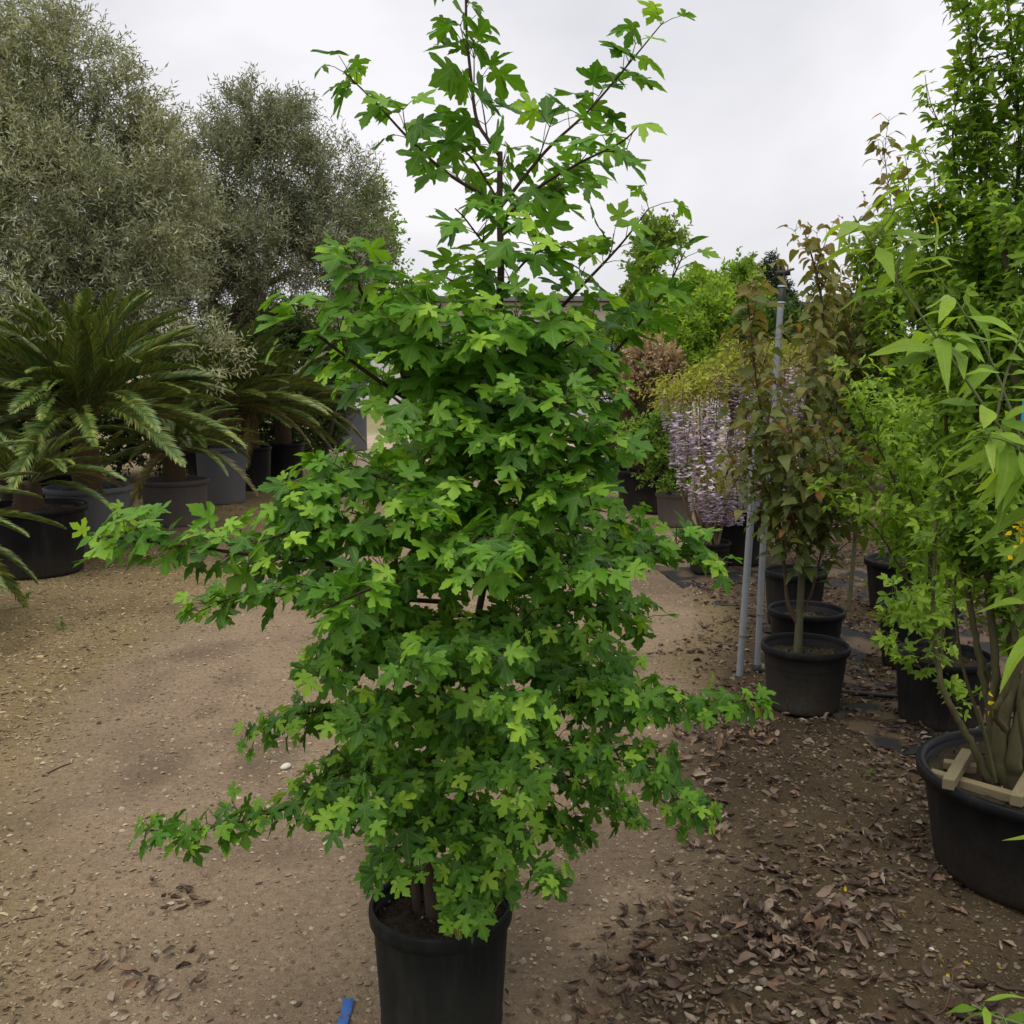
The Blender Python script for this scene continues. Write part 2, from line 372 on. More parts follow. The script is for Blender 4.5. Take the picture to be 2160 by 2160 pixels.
# ------------------------------------------------------------------ leaf templates (base at origin, tip +Y, face +Z)
def fan(outline, centre, zf):
    o = np.asarray(outline, float); V = np.vstack([[centre], o]); n = len(o)
    F = np.array([(0, 1 + i, 1 + (i + 1) % n) for i in range(n)])
    V3 = np.column_stack([V, [zf(x, y) for x, y in V]])
    return dict(V=V3, F=F, UV=V.copy())
def maple_leaf(seed, pointed=.5):
    r = random.Random(seed); q = .04 * pointed; half = [(.06, -.06), (.16, -.10), (.26, -.10), (.33 + q, -.05), (.35, .03), (.28, .09), (.185, .148), (.32, .158), (.44, .20), (.56, .235), (.60, .31), (.69 + q, .40), (.70 + q, .48 + q), (.60, .50), (.545, .575), (.455, .565), (.40, .49), (.27, .435), (.155, .405), (.18, .52), (.255, .615), (.285, .70), (.20, .745), (.185, .83), (.09, .90), (.0, 1.02 + q)]
    def j(p, s): return (s * p[0] * r.uniform(.94, 1.06), p[1] + r.uniform(-.012, .012))
    right = [j(p, 1) for p in half]; left = [j(p, -1) for p in half[:-1]][::-1]
    k, f, tw = r.uniform(.08, .55), r.uniform(-.05, .35), r.uniform(-.3, .3)
    ph = r.uniform(0, 6)
    return fan([(0, 0.0)] + right + left, (0, .22), lambda x, y: -k * (x * x * 1.3 + max(0, y - .2) ** 2) + f * abs(x) + tw * x * y + .035 * math.sin(7 * x + 5 * y + ph))
def oval_leaf(seed, w, n=5, fold=.2, droop=.2, serr=0., peak=.38, cord=0., rnd=(.75, .85)):
    r = random.Random(seed); ts = np.linspace(0, 1, n + 2)[1:-1]; prof = []
    for t in ts:
        q = (t / peak) ** rnd[0] if t < peak else ((1 - t) / (1 - peak)) ** rnd[1]
        prof.append((w * .5 * max(q, .05) * r.uniform(.95, 1.05), t))
    def z(x, y): return fold * abs(x) - droop * y * y + .02 * math.sin(9 * y + seed)
    V = [(0, 0)]; F = []
    rows = []
    for x, y in prof: V += [(-x, y - cord * (1 - y) ** 3), (0, y), (x, y - cord * (1 - y) ** 3)]; rows.append(len(V) - 3)
    V.append((0, 1)); tip = len(V) - 1
    a = rows[0]; F += [(0, a + 1, a), (0, a + 2, a + 1)]
    for a, b in zip(rows[:-1], rows[1:]):
        F += [(a, a + 1, b + 1), (a, b + 1, b), (a + 1, a + 2, b + 2), (a + 1, b + 2, b + 1)]
    a = rows[-1]; F += [(a, a + 1, tip), (a + 1, a + 2, tip)]
    V = np.array(V, float); return dict(V=np.column_stack([V, [z(x, y) for x, y in V]]), F=np.array(F)[:, [0, 1, 2]], UV=V.copy())
def join_T(ts):
    V, F, U, n = [], [], [], 0
    for t in ts: V.append(t['V']); F.append(t['F'] + n); U.append(t['UV']); n += len(t['V'])
    return dict(V=np.concatenate(V), F=np.concatenate(F), UV=np.concatenate(U))
def trifoliate(seed):
    r = random.Random(seed); out = []
    for a in (-1.15, 0, 1.15):
        t = oval_leaf(seed + int(a * 10), .52, 4, .25, .12, peak=.5); a += r.uniform(-.15, .15)
        V = t['V'] * (.62 if a else .68); c, s = math.cos(-a), math.sin(-a)
        tilt = r.uniform(-.25, .25)
        V = np.column_stack([V[:, 0] * c - V[:, 1] * s, V[:, 0] * s + V[:, 1] * c + .25, V[:, 2] + tilt * V[:, 1] * .8])
        out.append(dict(V=V, F=t['F'], UV=t['UV']))
    out.append(dict(V=np.array([(-.012, 0, 0), (.012, 0, 0), (.008, .27, 0), (-.008, .27, 0)]), F=np.array([(0, 1, 2), (0, 2, 3)]), UV=np.zeros((4, 2))))
    return join_T(out)
QUAD = dict(V=np.array([(0, 0, 0), (-.5, .42, .1), (0, 1, -.06), (.5, .42, .1)]), F=np.array([(0, 3, 2), (0, 2, 1)]), UV=np.zeros((4, 2)))   # narrow by x scale
T_MAPLE = [maple_leaf(s, p) for s, p in ((1, 0), (2, .3), (3, .6), (4, 1), (5, 1), (6, .5), (7, .2), (8, .8), (9, .1), (10, .6), (12, .9), (13, .4))]
T_HEART = [oval_leaf(s, w, 7, f, d, peak=.36, cord=.12, rnd=(.42, .72)) for s, w, f, d in ((1, .74, .3, .5), (2, .66, .45, .35), (3, .8, .2, .65), (4, .7, .5, .5))]
T_TRI = [trifoliate(s) for s in (11, 12, 13, 14, 15)]
T_LANCE = [oval_leaf(s, w, 8, f, d, peak=.36) for s, w, f, d in ((21, .25, .30, .32), (22, .29, .22, .2), (23, .24, .4, .45), (24, .31, .25, .10))]

# ------------------------------------------------------------------ shoots and leaves
class Plant:
    """grows shoots along given limbs and keeps each leaf's frame, size and age"""
    def __init__(s, rng): s.rng = rng; s.twigs = Geo(); s.leaves = []
    def shoot(s, pts, p):
        """leaf-bearing shoot"""
        rng = s.rng; pts = np.asarray(pts); seg = np.linalg.norm(np.diff(pts, axis=0), axis=1); acc = np.concatenate([[0], np.cumsum(seg)]); L = acc[-1]
        if L < .02: return
        d0 = p['start'] * L; k = 0; n = max(1, int((L - d0) / p['node'])); ang = rng.uniform(0, 6.28)
        for i in range(n + 1):
            q = min(L, d0 + i * p['node'] * rng.uniform(.85, 1.15)); a = min(len(seg) - 1, int(np.searchsorted(acc, q, 'right') - 1))
            pos = pts[a] + (pts[a + 1] - pts[a]) * ((q - acc[a]) / max(seg[a], 1e-6)); d = unit(pts[a + 1] - pts[a])
            ang += (math.pi / 2 if p['pair'] == 2 else 2.4) + rng.uniform(-.3, .3)
            s1 = unit(np.cross(d, UP + np.array((.01, .02, 0)))); s2 = np.cross(s1, d)
            last = i >= n - 1
            for b in range(p['pair'] + (1 if i == n else 0)):
                if rng.random() < p.get('skip', 0): continue
                aa = ang + b * math.pi + (rng.uniform(-.5, .5)); sd = s1 * math.cos(aa) + s2 * math.sin(aa) * .7
                pet = unit(d * p.get('fwd', .5) + sd + UP * p.get('petup', .25)); age = 1 - i / max(1, n)
                z = p['size'] * rng.uniform(.72, 1.18) * (.62 + .38 * min(1, age * 2.2 + .2))
                pl = p['pet'] * rng.uniform(.6, 1.3); base = pos + pet * pl
                if pl > .008: tube(s.twigs, [pos, pos + pet * pl * .55 + UP * .003, base], [.0011 * p.get('pr', 1), .0009 * p.get('pr', 1), .0007 * p.get('pr', 1)], 3, p['petc'], False)
                hz = unit(np.array((pet[0], pet[1], pet[2] * .3)) + rng.normal(0, .22, 3)); tip = unit(hz - UP * p['droop'] * rng.uniform(.3, 1.5))
                out = unit(np.array((pos[0] - s.axis[0], pos[1] - s.axis[1], .0)) + 1e-6)
                nrm = unit(UP * p['nup'] + out * p['nout'] + rng.normal(0, p['nrnd'], 3) + np.array((0, -1, 0)) * p.get('nfront', 0))
                s.leaves.append((base, tip, nrm, z, age, rng.random()))
    def sides(s, pts, r, p, spacing, length, start=.3, up=.35, fwd=.55, c=(.05, .03, .02), sub=0.0, flat=.6):
        """side shoots off a limb"""
        rng = s.rng; pts = np.asarray(pts); seg = np.linalg.norm(np.diff(pts, axis=0), axis=1); acc = np.concatenate([[0], np.cumsum(seg)]); L = acc[-1]
        q = start * L; k = rng.integers(2)
        while q < L * .97:
            a = min(len(seg) - 1, int(np.searchsorted(acc, q, 'right') - 1)); pos = pts[a] + (pts[a + 1] - pts[a]) * ((q - acc[a]) / max(seg[a], 1e-6)); d = unit(pts[a + 1] - pts[a])
            s1 = unit(np.cross(d, UP + np.array((.01, .02, 0)))) * (1 if k % 2 else -1); s2 = rng.normal(0, 1, 3); k += 1
            dr = unit(d * fwd + s1 * rng.uniform(.5, 1.) + s2 * .25 * (1.6 - flat) + UP * up * rng.uniform(.2, 1.4))
            l = length * rng.uniform(.55, 1.15) * (1.05 - .5 * (q / L))
            e = pos + dr * l + UP * l * rng.uniform(-.05, .2); mid = pos + dr * l * .5 + rng.normal(0, .03, 3) * l
            sp = spline([pos, mid, e], n=6); r0 = min(.0035, .0012 + l * .006)
            tube(s.twigs, sp, np.linspace(r0, .0009, len(sp)), 4, c, False); s.shoot(sp, p)
            if sub and l > sub: s.sides(sp, r0, p, spacing * .9, length * .5, .35, up, fwd, c)
            q += spacing * rng.uniform(.7, 1.35)

def vis_rank(leaves, T, cell=4):
    """how many picture cells each leaf covers in front of its own plant"""
    M = mats(np.array([l[0] for l in leaves]), np.array([l[1] for l in leaves]), np.array([l[2] for l in leaves]), np.array([l[3] for l in leaves]))
    tri = T['V'][T['F']]; w = np.random.default_rng(3).dirichlet((1, 1, 1), 3)
    S = np.concatenate([(tri * ww[None, :, None]).sum(1) for ww in w])
    W = np.einsum('nij,kj->nki', M[:, :, :3], S) + M[:, None, :, 3]; rel = W - np.array((0, 0, CAM_H))
    dep = rel[..., 1] * ct - rel[..., 2] * st; vy = rel[..., 1] * st + rel[..., 2] * ct
    u = ((1080 + F_PX * rel[..., 0] / dep) / cell).astype(int); v = ((1080 - F_PX * vy / dep) / cell).astype(int); n = 2160 // cell
    ok = (u >= 0) & (v >= 0) & (u < n) & (v < n) & (dep > .1); key = np.where(ok, v * n + u, n * n)
    zb = np.full(n * n + 1, 1e9); np.minimum.at(zb, key.ravel(), dep.ravel())
    hit = ok & (dep <= zb[key] + 1e-6); cells = [len(np.unique(k[h])) for k, h in zip(key, hit)]
    return np.array(cells)
_tone_cache = {}
def dress(root, plant, Ts, tone, tones, mat, name='leaf', rest='foliage', limit=300, per_mesh=None):
    """the `limit` leaves that show largest become objects sharing meshes; the rest is one stuff part"""
    lv = plant.leaves
    rank = vis_rank(lv, Ts[0]); order = np.argsort(-rank); own = set(order[:limit].tolist())
    M = mats(np.array([l[0] for l in lv]), np.array([l[1] for l in lv]), np.array([l[2] for l in lv]), np.array([l[3] for l in lv]))
    rng = plant.rng; pick = rng.integers(0, len(Ts), len(lv)); tn = np.array([tone(l) for l in lv])
    rl = Matrix.Translation(-root.location)
    for i in own:
        key = (mat.name, int(pick[i]), int(tn[i]))
        if key not in _tone_cache:
            T = Ts[pick[i]]; me = build(name, T['V'], T['F'], None, np.asarray(tones[tn[i]]), T['UV']); me.materials.append(mat); _tone_cache[key] = me
        o = bpy.data.objects.new(name, _tone_cache[key]); col.objects.link(o); o.parent = root
        m = Matrix.Identity(4)
        for a in range(3):
            for b in range(4): m[a][b] = float(M[i, a, b])
        o.matrix_basis = rl @ m
    parts = []; n = 0; VV, FF, CC, UU = [], [], [], []
    others = np.array([i for i in range(len(lv)) if i not in own], int)
    for k, T in enumerate(Ts):
        ids = others[pick[others] == k] if len(others) else others
        if len(ids) == 0: continue
        c = np.array([tones[tn[i]] for i in ids]) * rng.uniform(.82, 1.18, (len(ids), 1))
        V, F, C, U = stamp(T, M[ids], c); VV.append(V); FF.append(F + n); CC.append(C); UU.append(U); n += len(V)
    if VV: part(rest, build(rest, np.concatenate(VV), np.concatenate(FF), None, np.concatenate(CC), np.concatenate(UU)), mat, root, kind='stuff')
    part('twig', plant.twigs.mesh('twig'), M_TWIG, root, kind='stuff') if plant.twigs.V else None

# ------------------------------------------------------------------ pots
def pot(root, c, r, h, mat, soil=.05, taper=.80, lip=.022, wob=0.0, seed=0, soil_c=(.035, .026, .018), low=0.0):
    g = Geo(); b = r * taper
    prof = [(0, .006), (b * .9, .004), (b * .97, .0), (b, .008), (b + .004, .03)]
    for t in np.linspace(.15, .93, 6): prof.append((b + (r * .955 - b) * t, h * t))
    prof += [(r * .955, h - .012), (r * .93, h - .012), (r * .90, h - soil - .06)]
    lathe(g, prof, c, 48, (.02, .02, .02), wob, seed)
    pb = part('pot', g.mesh('pot'), mat, root)
    g = Geo(); lh = min(.05, h * .12)
    lathe(g, [(r * .958, h - lh), (r * .995, h - lh + .002), (r * 1.004, h - lh * .5), (r, h - .006), (r * .985, h), (r * .95, h), (r * .928, h - .008), (r * .925, h - lh)], c, 48, (.02, .02, .02), wob, seed)
    o = part('rim', g.mesh('rim'), mat, pb)
    g = Geo(); rng = np.random.default_rng(seed + 50); n = 14; rr = np.linspace(0, r * .925, n); a = np.arange(40) * 2 * math.pi / 40
    X = rr[:, None] * np.cos(a); Y = rr[:, None] * np.sin(a); x, y = X.ravel() + c[0], Y.ravel() + c[1]
    Z = c[2] + h - soil + (vnoise(x * 40, y * 40, seed) - .5) * .022 + (vnoise(x * 12, y * 12, seed) - .5) * .02
    i = (np.arange(n - 1)[:, None] * 40); j = np.arange(40)[None]; k = (j + 1) % 40
    cc = np.asarray(soil_c) * (.6 + .9 * vnoise(x * 60, y * 60, seed + 1))[:, None]
    g.add(np.stack([x, y, Z], 1), None, np.stack([i + j, i + k, i + 40 + k, i + 40 + j], -1).reshape(-1, 4), cc)
    # crumbs, shells and chips lying on the compost
    m = int(60 + 500 * r); q = np.sqrt(rng.random(m)) * r * .88; t = rng.random(m) * 6.28
    pos = np.stack([c[0] + q * np.cos(t), c[1] + q * np.sin(t), np.full(m, c[2] + h - soil + .006)], 1)
    cr = np.where(rng.random((m, 1)) < .22, np.array((.22, .19, .15)), np.array((.05, .038, .026))) * rng.uniform(.6, 1.4, (m, 1))
    V, F, C, U = stamp(PEBBLE, mats(pos, rng.normal(0, 1, (m, 3)), rng.normal(0, 1, (m, 3)) + UP, rng.uniform(.003, .009, m)), cr); g.add(V, F, None, C)
    part('soil', g.mesh('soil'), M_SOIL, root)
    return pb
PEBBLE = dict(V=np.array([(0, 0, 1), (1, .1, .1), (.2, 1, -.1), (-.9, .3, .15), (-.3, -.95, 0), (.6, -.7, -.1), (0, 0, -.8)]) * np.array((1, .8, .6)),
              F=np.array([(0, 1, 2), (0, 2, 3), (0, 3, 4), (0, 4, 5), (0, 5, 1), (6, 2, 1), (6, 3, 2), (6, 4, 3), (6, 5, 4), (6, 1, 5)]))

# ------------------------------------------------------------------ the field maple in its pot
def maple():
    Y0 = 2.25; base = np.array((P(930, 1905, Y0)[0], Y0, 0.0)); rng = np.random.default_rng(7)
    root = thing('potted_maple', 'tall bushy maple with bright green lobed leaves in a dark pot on the path', 'tree', base)
    pot(root, base, .168, .318, M_POTG, soil=.045, taper=.84, seed=1)
    pl = Plant(rng); pl.axis = base
    BK, BK2 = (.075, .052, .036), (.055, .032, .022)
    def px(l): return np.array([P(u, v, Y0 + d) for u, v, d in l])
    def limb(name, pts, r0, r1, c=BK, sides=8, pw=1.0):
        sp = spline(pts, n=max(14, len(pts) * 5)); g = Geo(); t = np.linspace(0, 1, len(sp)) ** pw; tube(g, sp, r0 + (r1 - r0) * t, sides, c); part(name, g.mesh(name), M_BARK, root); return sp
    leader = limb('trunk', px([(915, 1930, 0), (903, 1760, 0), (915, 1560, .02), (938, 1350, .03), (958, 1150, .02), (968, 985, 0), (982, 890, 0), (1012, 800, 0), (1042, 710, 0), (1056, 600, 0), (1054, 430, 0), (1055, 320, 0)]), .019, .0055)
    lead2 = limb('branch', px([(1055, 330, 0), (1030, 295, 0), (1005, 250, 0), (992, 150, 0), (984, 60, 0), (982, -40, 0), (975, -130, 0)]), .0045, .002)
    limb('trunk', px([(965, 1930, .05), (972, 1760, .06), (985, 1560, .1), (1000, 1350, .12), (1040, 1150, .16), (1075, 1000, .2), (1100, 880, .2)]), .014, .004)
    limb('trunk', px([(880, 1930, .04), (862, 1700, .10), (840, 1480, .14), (830, 1250, .18), (850, 1080, .2)]), .011, .004)
    leftstem = limb('branch', px([(968, 990, 0), (915, 935, -.03), (880, 870, -.05), (850, 790, -.07), (820, 700, -.08)]), .011, .004)
    big = dict(start=.25, node=.044, pair=2, size=.073, pet=.040, petc=(.10, .14, .03), droop=.55, nup=1.0, nout=.35, nrnd=.35, fwd=.45, nfront=.18)
    top = dict(big, size=.070, node=.050, pet=.046)
    mid = dict(big, size=.059, node=.031, pet=.032); low = dict(big, size=.051, node=.027, pet=.026, droop=1.15, nfront=.4, nout=.7)
    # limb, radius, leaf set, side spacing, side length, first side
    B = [
     ([(1054, 430, 0), (950, 370, -.03), (870, 300, -.06), (800, 225, -.08), (725, 150, -.10)], .0045, top, .085, .10, .2),
     ([(1054, 440, 0), (1150, 320, .02), (1240, 235, .03), (1330, 130, .05), (1400, 45, .06)], .0045, top, .10, .12, .25),
     ([(1055, 470, 0), (1130, 400, -.08), (1220, 345, -.12), (1310, 300, -.15), (1350, 262, -.16)], .004, top, .075, .11, .2),
     ([(1055, 500, 0), (1120, 450, .1), (1180, 400, .2), (1240, 390, .26)], .003, top, .075, .10, .2),
     ([(1055, 430, 0), (1000, 340, .1), (960, 300, .16), (930, 270, .2)], .003, top, .08, .09, .3),
     ([(1056, 560, 0), (1010, 500, -.08), (980, 460, -.14), (960, 440, -.17)], .0025, top, .14, .06, .4),
     ([(930, 830, -.02), (985, 690, -.03), (1020, 600, -.04), (1045, 520, -.05)], .004, top, .13, .07, .3),
     ([(1030, 770, 0), (1130, 700, .02), (1230, 600, .03), (1310, 515, .04), (1368, 440, .05)], .0065, top, .075, .13, .2),
     ([(1160, 850, .03), (1270, 770, .06), (1350, 680, .08), (1410, 600, .09), (1445, 530, .10)], .005, top, .07, .12, .1),
     ([(1056, 620, 0), (1100, 560, -.1), (1140, 530, -.18), (1190, 520, -.24)], .003, top, .07, .09, .2),
     ([(1056, 640, 0), (1000, 600, .06), (950, 590, .12), (915, 560, .15)], .0025, top, .13, .06, .5),
     ([(850, 790, -.07), (800, 690, -.10), (760, 610, -.12), (735, 540, -.13), (718, 508, -.13)], .0045, big, .06, .10, .1),
     ([(870, 850, -.06), (780, 790, -.14), (700, 730, -.18), (640, 690, -.20), (585, 690, -.2)], .005, big, .06, .11, .2),
     ([(880, 880, 0), (820, 830, .08), (770, 800, .14), (720, 790, .2)], .004, mid, .07, .10, .3),
     ([(860, 800, -.05), (900, 720, -.16), (920, 670, -.24), (930, 640, -.28)], .004, big, .055, .12, .1),
     ([(1000, 800, 0), (1080, 740, -.15), (1130, 700, -.22), (1160, 680, -.26)], .004, big, .055, .12, .1),
     ([(985, 880, 0), (940, 800, -.14), (880, 740, -.2), (830, 720, -.24)], .004, big, .05, .12, .1),
     ([(990, 860, 0), (1020, 780, -.2), (1010, 720, -.28), (980, 690, -.32)], .004, big, .05, .12, .1),
     ([(1010, 810, 0), (1120, 780, -.1), (1210, 720, -.14), (1270, 690, -.16)], .004, big, .05, .12, .1),
     ([(978, 920, 0), (1060, 860, -.22), (1130, 840, -.3), (1200, 860, -.34)], .004, mid, .05, .12, .1),
     ([(985, 890, 0), (960, 830, .15), (900, 780, .22), (850, 770, .26)], .004, big, .06, .12, .1),
     ([(1000, 840, 0), (1080, 790, .15), (1150, 750, .2), (1220, 760, .24)], .004, big, .06, .12, .1),
     ([(975, 960, 0), (1080, 980, -.12), (1180, 990, -.18), (1270, 1010, -.2)], .004, mid, .055, .12, .1),
     ([(960, 1100, 0), (1080, 1070, -.2), (1180, 1060, -.28), (1280, 1080, -.32)], .004, mid, .055, .12, .1),
     ([(940, 1340, 0), (840, 1320, -.12), (760, 1330, -.18), (690, 1350, -.2)], .004, low, .05, .11, .1),
     ([(940, 1340, 0), (1060, 1320, -.15), (1170, 1330, -.22), (1270, 1350, -.25)], .004, low, .05, .11, .1),
     ([(975, 940, 0), (930, 900, -.2), (890, 890, -.28), (850, 910, -.32)], .004, mid, .055, .11, .1),
     ([(970, 960, 0), (1090, 900, -.05), (1200, 850, -.08), (1290, 840, -.10)], .005, mid, .05, .12, .15),
     ([(970, 930, 0), (1100, 830, .06), (1200, 780, .1), (1290, 760, .14)], .005, mid, .055, .12, .2),
     ([(965, 1000, 0), (1080, 960, -.15), (1180, 930, -.22), (1290, 940, -.26)], .005, mid, .05, .12, .15),
     ([(970, 1020, 0), (1010, 960, -.2), (1060, 930, -.3), (1120, 980, -.36)], .004, mid, .05, .11, .15),
     ([(960, 1050, 0), (860, 1020, -.12), (740, 1020, -.2), (640, 1040, -.25), (590, 1050, -.26)], .005, mid, .05, .12, .2),
     ([(960, 1050, 0), (820, 1010, .04), (720, 1000, .08), (640, 1010, .1)], .004, mid, .06, .10, .3),
     ([(955, 1100, 0), (930, 1060, -.22), (900, 1060, -.34), (880, 1090, -.40)], .004, mid, .05, .11, .2),
     ([(950, 1200, 0), (800, 1200, -.10), (620, 1180, -.18), (450, 1160, -.22), (300, 1140, -.25), (178, 1128, -.27)], .0075, mid, .052, .13, .15),
     ([(945, 1270, 0), (780, 1260, .05), (640, 1250, .08), (500, 1260, .1), (420, 1290, .1)], .006, mid, .05, .13, .2),
     ([(950, 1180, 0), (780, 1130, -.22), (640, 1120, -.3), (520, 1150, -.36)], .006, mid, .048, .13, .2),
     ([(945, 1250, 0), (850, 1230, -.3), (760, 1250, -.4), (690, 1290, -.45)], .005, mid, .046, .12, .2),
     ([(960, 1150, 0), (980, 1130, -.3), (1010, 1160, -.42), (1020, 1220, -.48)], .005, mid, .046, .12, .25),
     ([(950, 1200, .03), (1150, 1190, 0), (1300, 1170, -.03), (1420, 1170, -.06), (1515, 1180, -.08)], .0075, mid, .05, .13, .2),
     ([(955, 1180, .03), (1120, 1120, .1), (1250, 1110, .16), (1360, 1150, .2)], .006, mid, .055, .13, .2),
     ([(950, 1250, 0), (1100, 1210, -.2), (1220, 1200, -.3), (1320, 1230, -.34)], .005, mid, .05, .12, .2),
     ([(945, 1300, 0), (1100, 1290, .08), (1230, 1270, .12), (1360, 1290, .15)], .005, mid, .06, .13, .25),
     ([(930, 1400, 0), (830, 1380, -.15), (720, 1400, -.22), (660, 1420, -.25)], .005, low, .042, .11, .2),
     ([(925, 1430, 0), (1000, 1370, -.28), (1030, 1370, -.38), (1050, 1390, -.44)], .005, low, .042, .11, .2),
     ([(930, 1380, 0), (900, 1370, -.3), (880, 1390, -.42), (870, 1430, -.46)], .005, low, .042, .11, .2),
     ([(930, 1420, 0), (1100, 1400, -.06), (1230, 1420, -.1), (1330, 1450, -.12)], .005, low, .042, .12, .2),
     ([(920, 1500, 0), (1100, 1490, -.1), (1300, 1490, -.14), (1460, 1490, -.16), (1595, 1475, -.17)], .006, low, .045, .11, .2),
     ([(918, 1520, 0), (800, 1500, .02), (680, 1500, .04), (580, 1530, .05), (525, 1545, .05)], .005, low, .045, .10, .25),
     ([(920, 1520, 0), (830, 1500, -.25), (770, 1510, -.35), (720, 1540, -.4)], .005, low, .04, .11, .2),
     ([(920, 1550, 0), (1010, 1490, -.3), (1080, 1490, -.42), (1120, 1520, -.48)], .005, low, .04, .11, .2),
     ([(915, 1600, 0), (1080, 1570, -.12), (1250, 1590, -.18), (1400, 1640, -.2), (1468, 1735, -.2)], .005, low, .042, .11, .2),
     ([(915, 1620, 0), (1050, 1600, .1), (1200, 1640, .12), (1340, 1730, .12)], .0045, low, .045, .11, .2),
     ([(910, 1640, 0), (1000, 1600, -.25), (1080, 1620, -.36), (1120, 1680, -.4)], .0045, low, .04, .11, .2),
     ([(910, 1660, 0), (800, 1620, -.1), (700, 1640, -.16), (640, 1700, -.2)], .0045, low, .04, .11, .2),
     ([(905, 1700, 0), (800, 1640, .05), (650, 1690, .02), (520, 1730, 0), (400, 1752, -.02), (305, 1752, -.04)], .0055, low, .06, .10, .25),
     ([(905, 1700, 0), (850, 1650, -.22), (790, 1680, -.3), (740, 1760, -.34)], .0045, low, .038, .10, .2),
     ([(910, 1740, 0), (1000, 1710, -.15), (1080, 1760, -.2), (1150, 1850, -.22)], .004, low, .04, .09, .2),
     ([(940, 1760, .02), (1060, 1720, .06), (1170, 1730, .08), (1230, 1790, .08)], .004, low, .045, .09, .2),
     ([(905, 1760, 0), (880, 1730, -.16), (850, 1790, -.2), (790, 1870, -.2)], .004, low, .04, .08, .3),
     ([(920, 1800, 0), (950, 1750, -.14), (975, 1820, -.19), (985, 1950, -.2)], .0035, low, .038, .07, .3),
     ([(960, 1800, .04), (1010, 1760, -.05), (1040, 1830, -.08), (1040, 1900, -.09)], .0035, low, .04, .07, .3),
     ([(900, 1560, .02), (800, 1560, .15), (730, 1600, .2), (680, 1640, .2)], .004, low, .045, .10, .3),
     ([(930, 1300, .02), (800, 1330, .2), (700, 1370, .28), (650, 1400, .3)], .004, low, .05, .11, .3),
     ([(1000, 1400, .12), (1080, 1380, .2), (1180, 1370, .25), (1290, 1380, .28)], .004, low, .05, .11, .3),
     ([(960, 1080, .02), (900, 1000, .2), (840, 960, .3), (800, 950, .34)], .004, mid, .06, .11, .3),
     ([(1050, 1060, .14), (1120, 1010, .24), (1190, 990, .28), (1260, 1020, .3)], .004, mid, .06, .11, .3),
    ]
    for l, r, p, sp_, sl, stt in B:
        sp_ = sp_ * (1.4 if p is top else .9 if p is big else .70); pts = px(l); sp = limb('branch', pts, r * (.85 if p is low else 1), .0013, BK2, 6)
        pl.sides(sp, r, p, sp_, sl, stt, up=.5 if (p is big or p is top) else .3, c=BK2); pl.shoot(sp[len(sp) // 3:], dict(p, start=.1, node=p['node'] * 1.3))
    pl.sides(lead2, .004, top, .095, .11, .1, up=.6, c=BK2); pl.shoot(lead2, dict(top, start=.05, node=.085))
    pl.sides(leader[-len(leader) // 3:], .005, top, .2, .10, .3, up=.4, c=BK2)
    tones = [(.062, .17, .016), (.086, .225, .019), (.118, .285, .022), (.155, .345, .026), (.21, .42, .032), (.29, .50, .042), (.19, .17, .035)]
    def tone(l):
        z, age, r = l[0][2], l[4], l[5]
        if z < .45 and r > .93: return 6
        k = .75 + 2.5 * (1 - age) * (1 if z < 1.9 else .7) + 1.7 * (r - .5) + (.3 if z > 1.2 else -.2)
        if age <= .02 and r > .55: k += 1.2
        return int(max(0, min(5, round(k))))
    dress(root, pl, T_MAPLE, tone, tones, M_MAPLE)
    print('maple leaves', len(pl.leaves))
maple()

# ------------------------------------------------------------------ bronze-leaved saplings in pots
BR_T = [(.085, .13, .036), (.115, .165, .042), (.15, .185, .05), (.175, .18, .042), (.20, .175, .04), (.225, .165, .04), (.30, .13, .04)]
def bronze(u, v, Y, r, h, stems, seed, label, limit, leaf=.085, nodes=.035, mat=M_POT, full=True):
    x = P(u, v, Y)[0]; base = np.array((x, Y, 0.0)); rng = np.random.default_rng(seed)
    root = thing('potted_sapling', label, 'sapling', base, 'bronze leaved saplings in pots'); pot(root, base, r, h, mat, soil=.06, seed=seed, soil_c=(.06, .05, .025))
    pl = Plant(rng); pl.axis = base; BK = (.105, .10, .055); B2 = (.095, .062, .036)
    prm = dict(start=.12, node=nodes, pair=1, size=leaf, pet=.045, petc=(.12, .035, .02), droop=.38, nup=1.0, nout=.3, nrnd=.42, fwd=.3, petup=.35, nfront=.08, pr=1.3)
    for name, pts, r0, r1, sp_, sl, s0 in stems:
        p3 = np.array([P(a, b, Y + c) for a, b, c in pts])
        sp = spline(p3, n=max(16, len(p3) * 6)); g = Geo(); tube(g, sp, np.linspace(r0, r1, len(sp)), 8, BK if name == 'trunk' else B2); part(name, g.mesh(name), M_BARK, root)
        if sl: pl.sides(sp, r0, prm, sp_ * .62, sl * 1.5, s0, up=.7, c=B2)
        if sl: pl.shoot(sp[int(len(sp) * .3):], dict(prm, node=nodes * 1.3))
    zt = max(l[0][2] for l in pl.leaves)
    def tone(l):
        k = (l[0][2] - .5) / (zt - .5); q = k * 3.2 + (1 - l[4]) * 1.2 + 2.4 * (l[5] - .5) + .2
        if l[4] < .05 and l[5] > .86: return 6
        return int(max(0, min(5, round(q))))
    dress(root, pl, T_HEART, tone, BR_T, M_BRONZE, limit=limit)
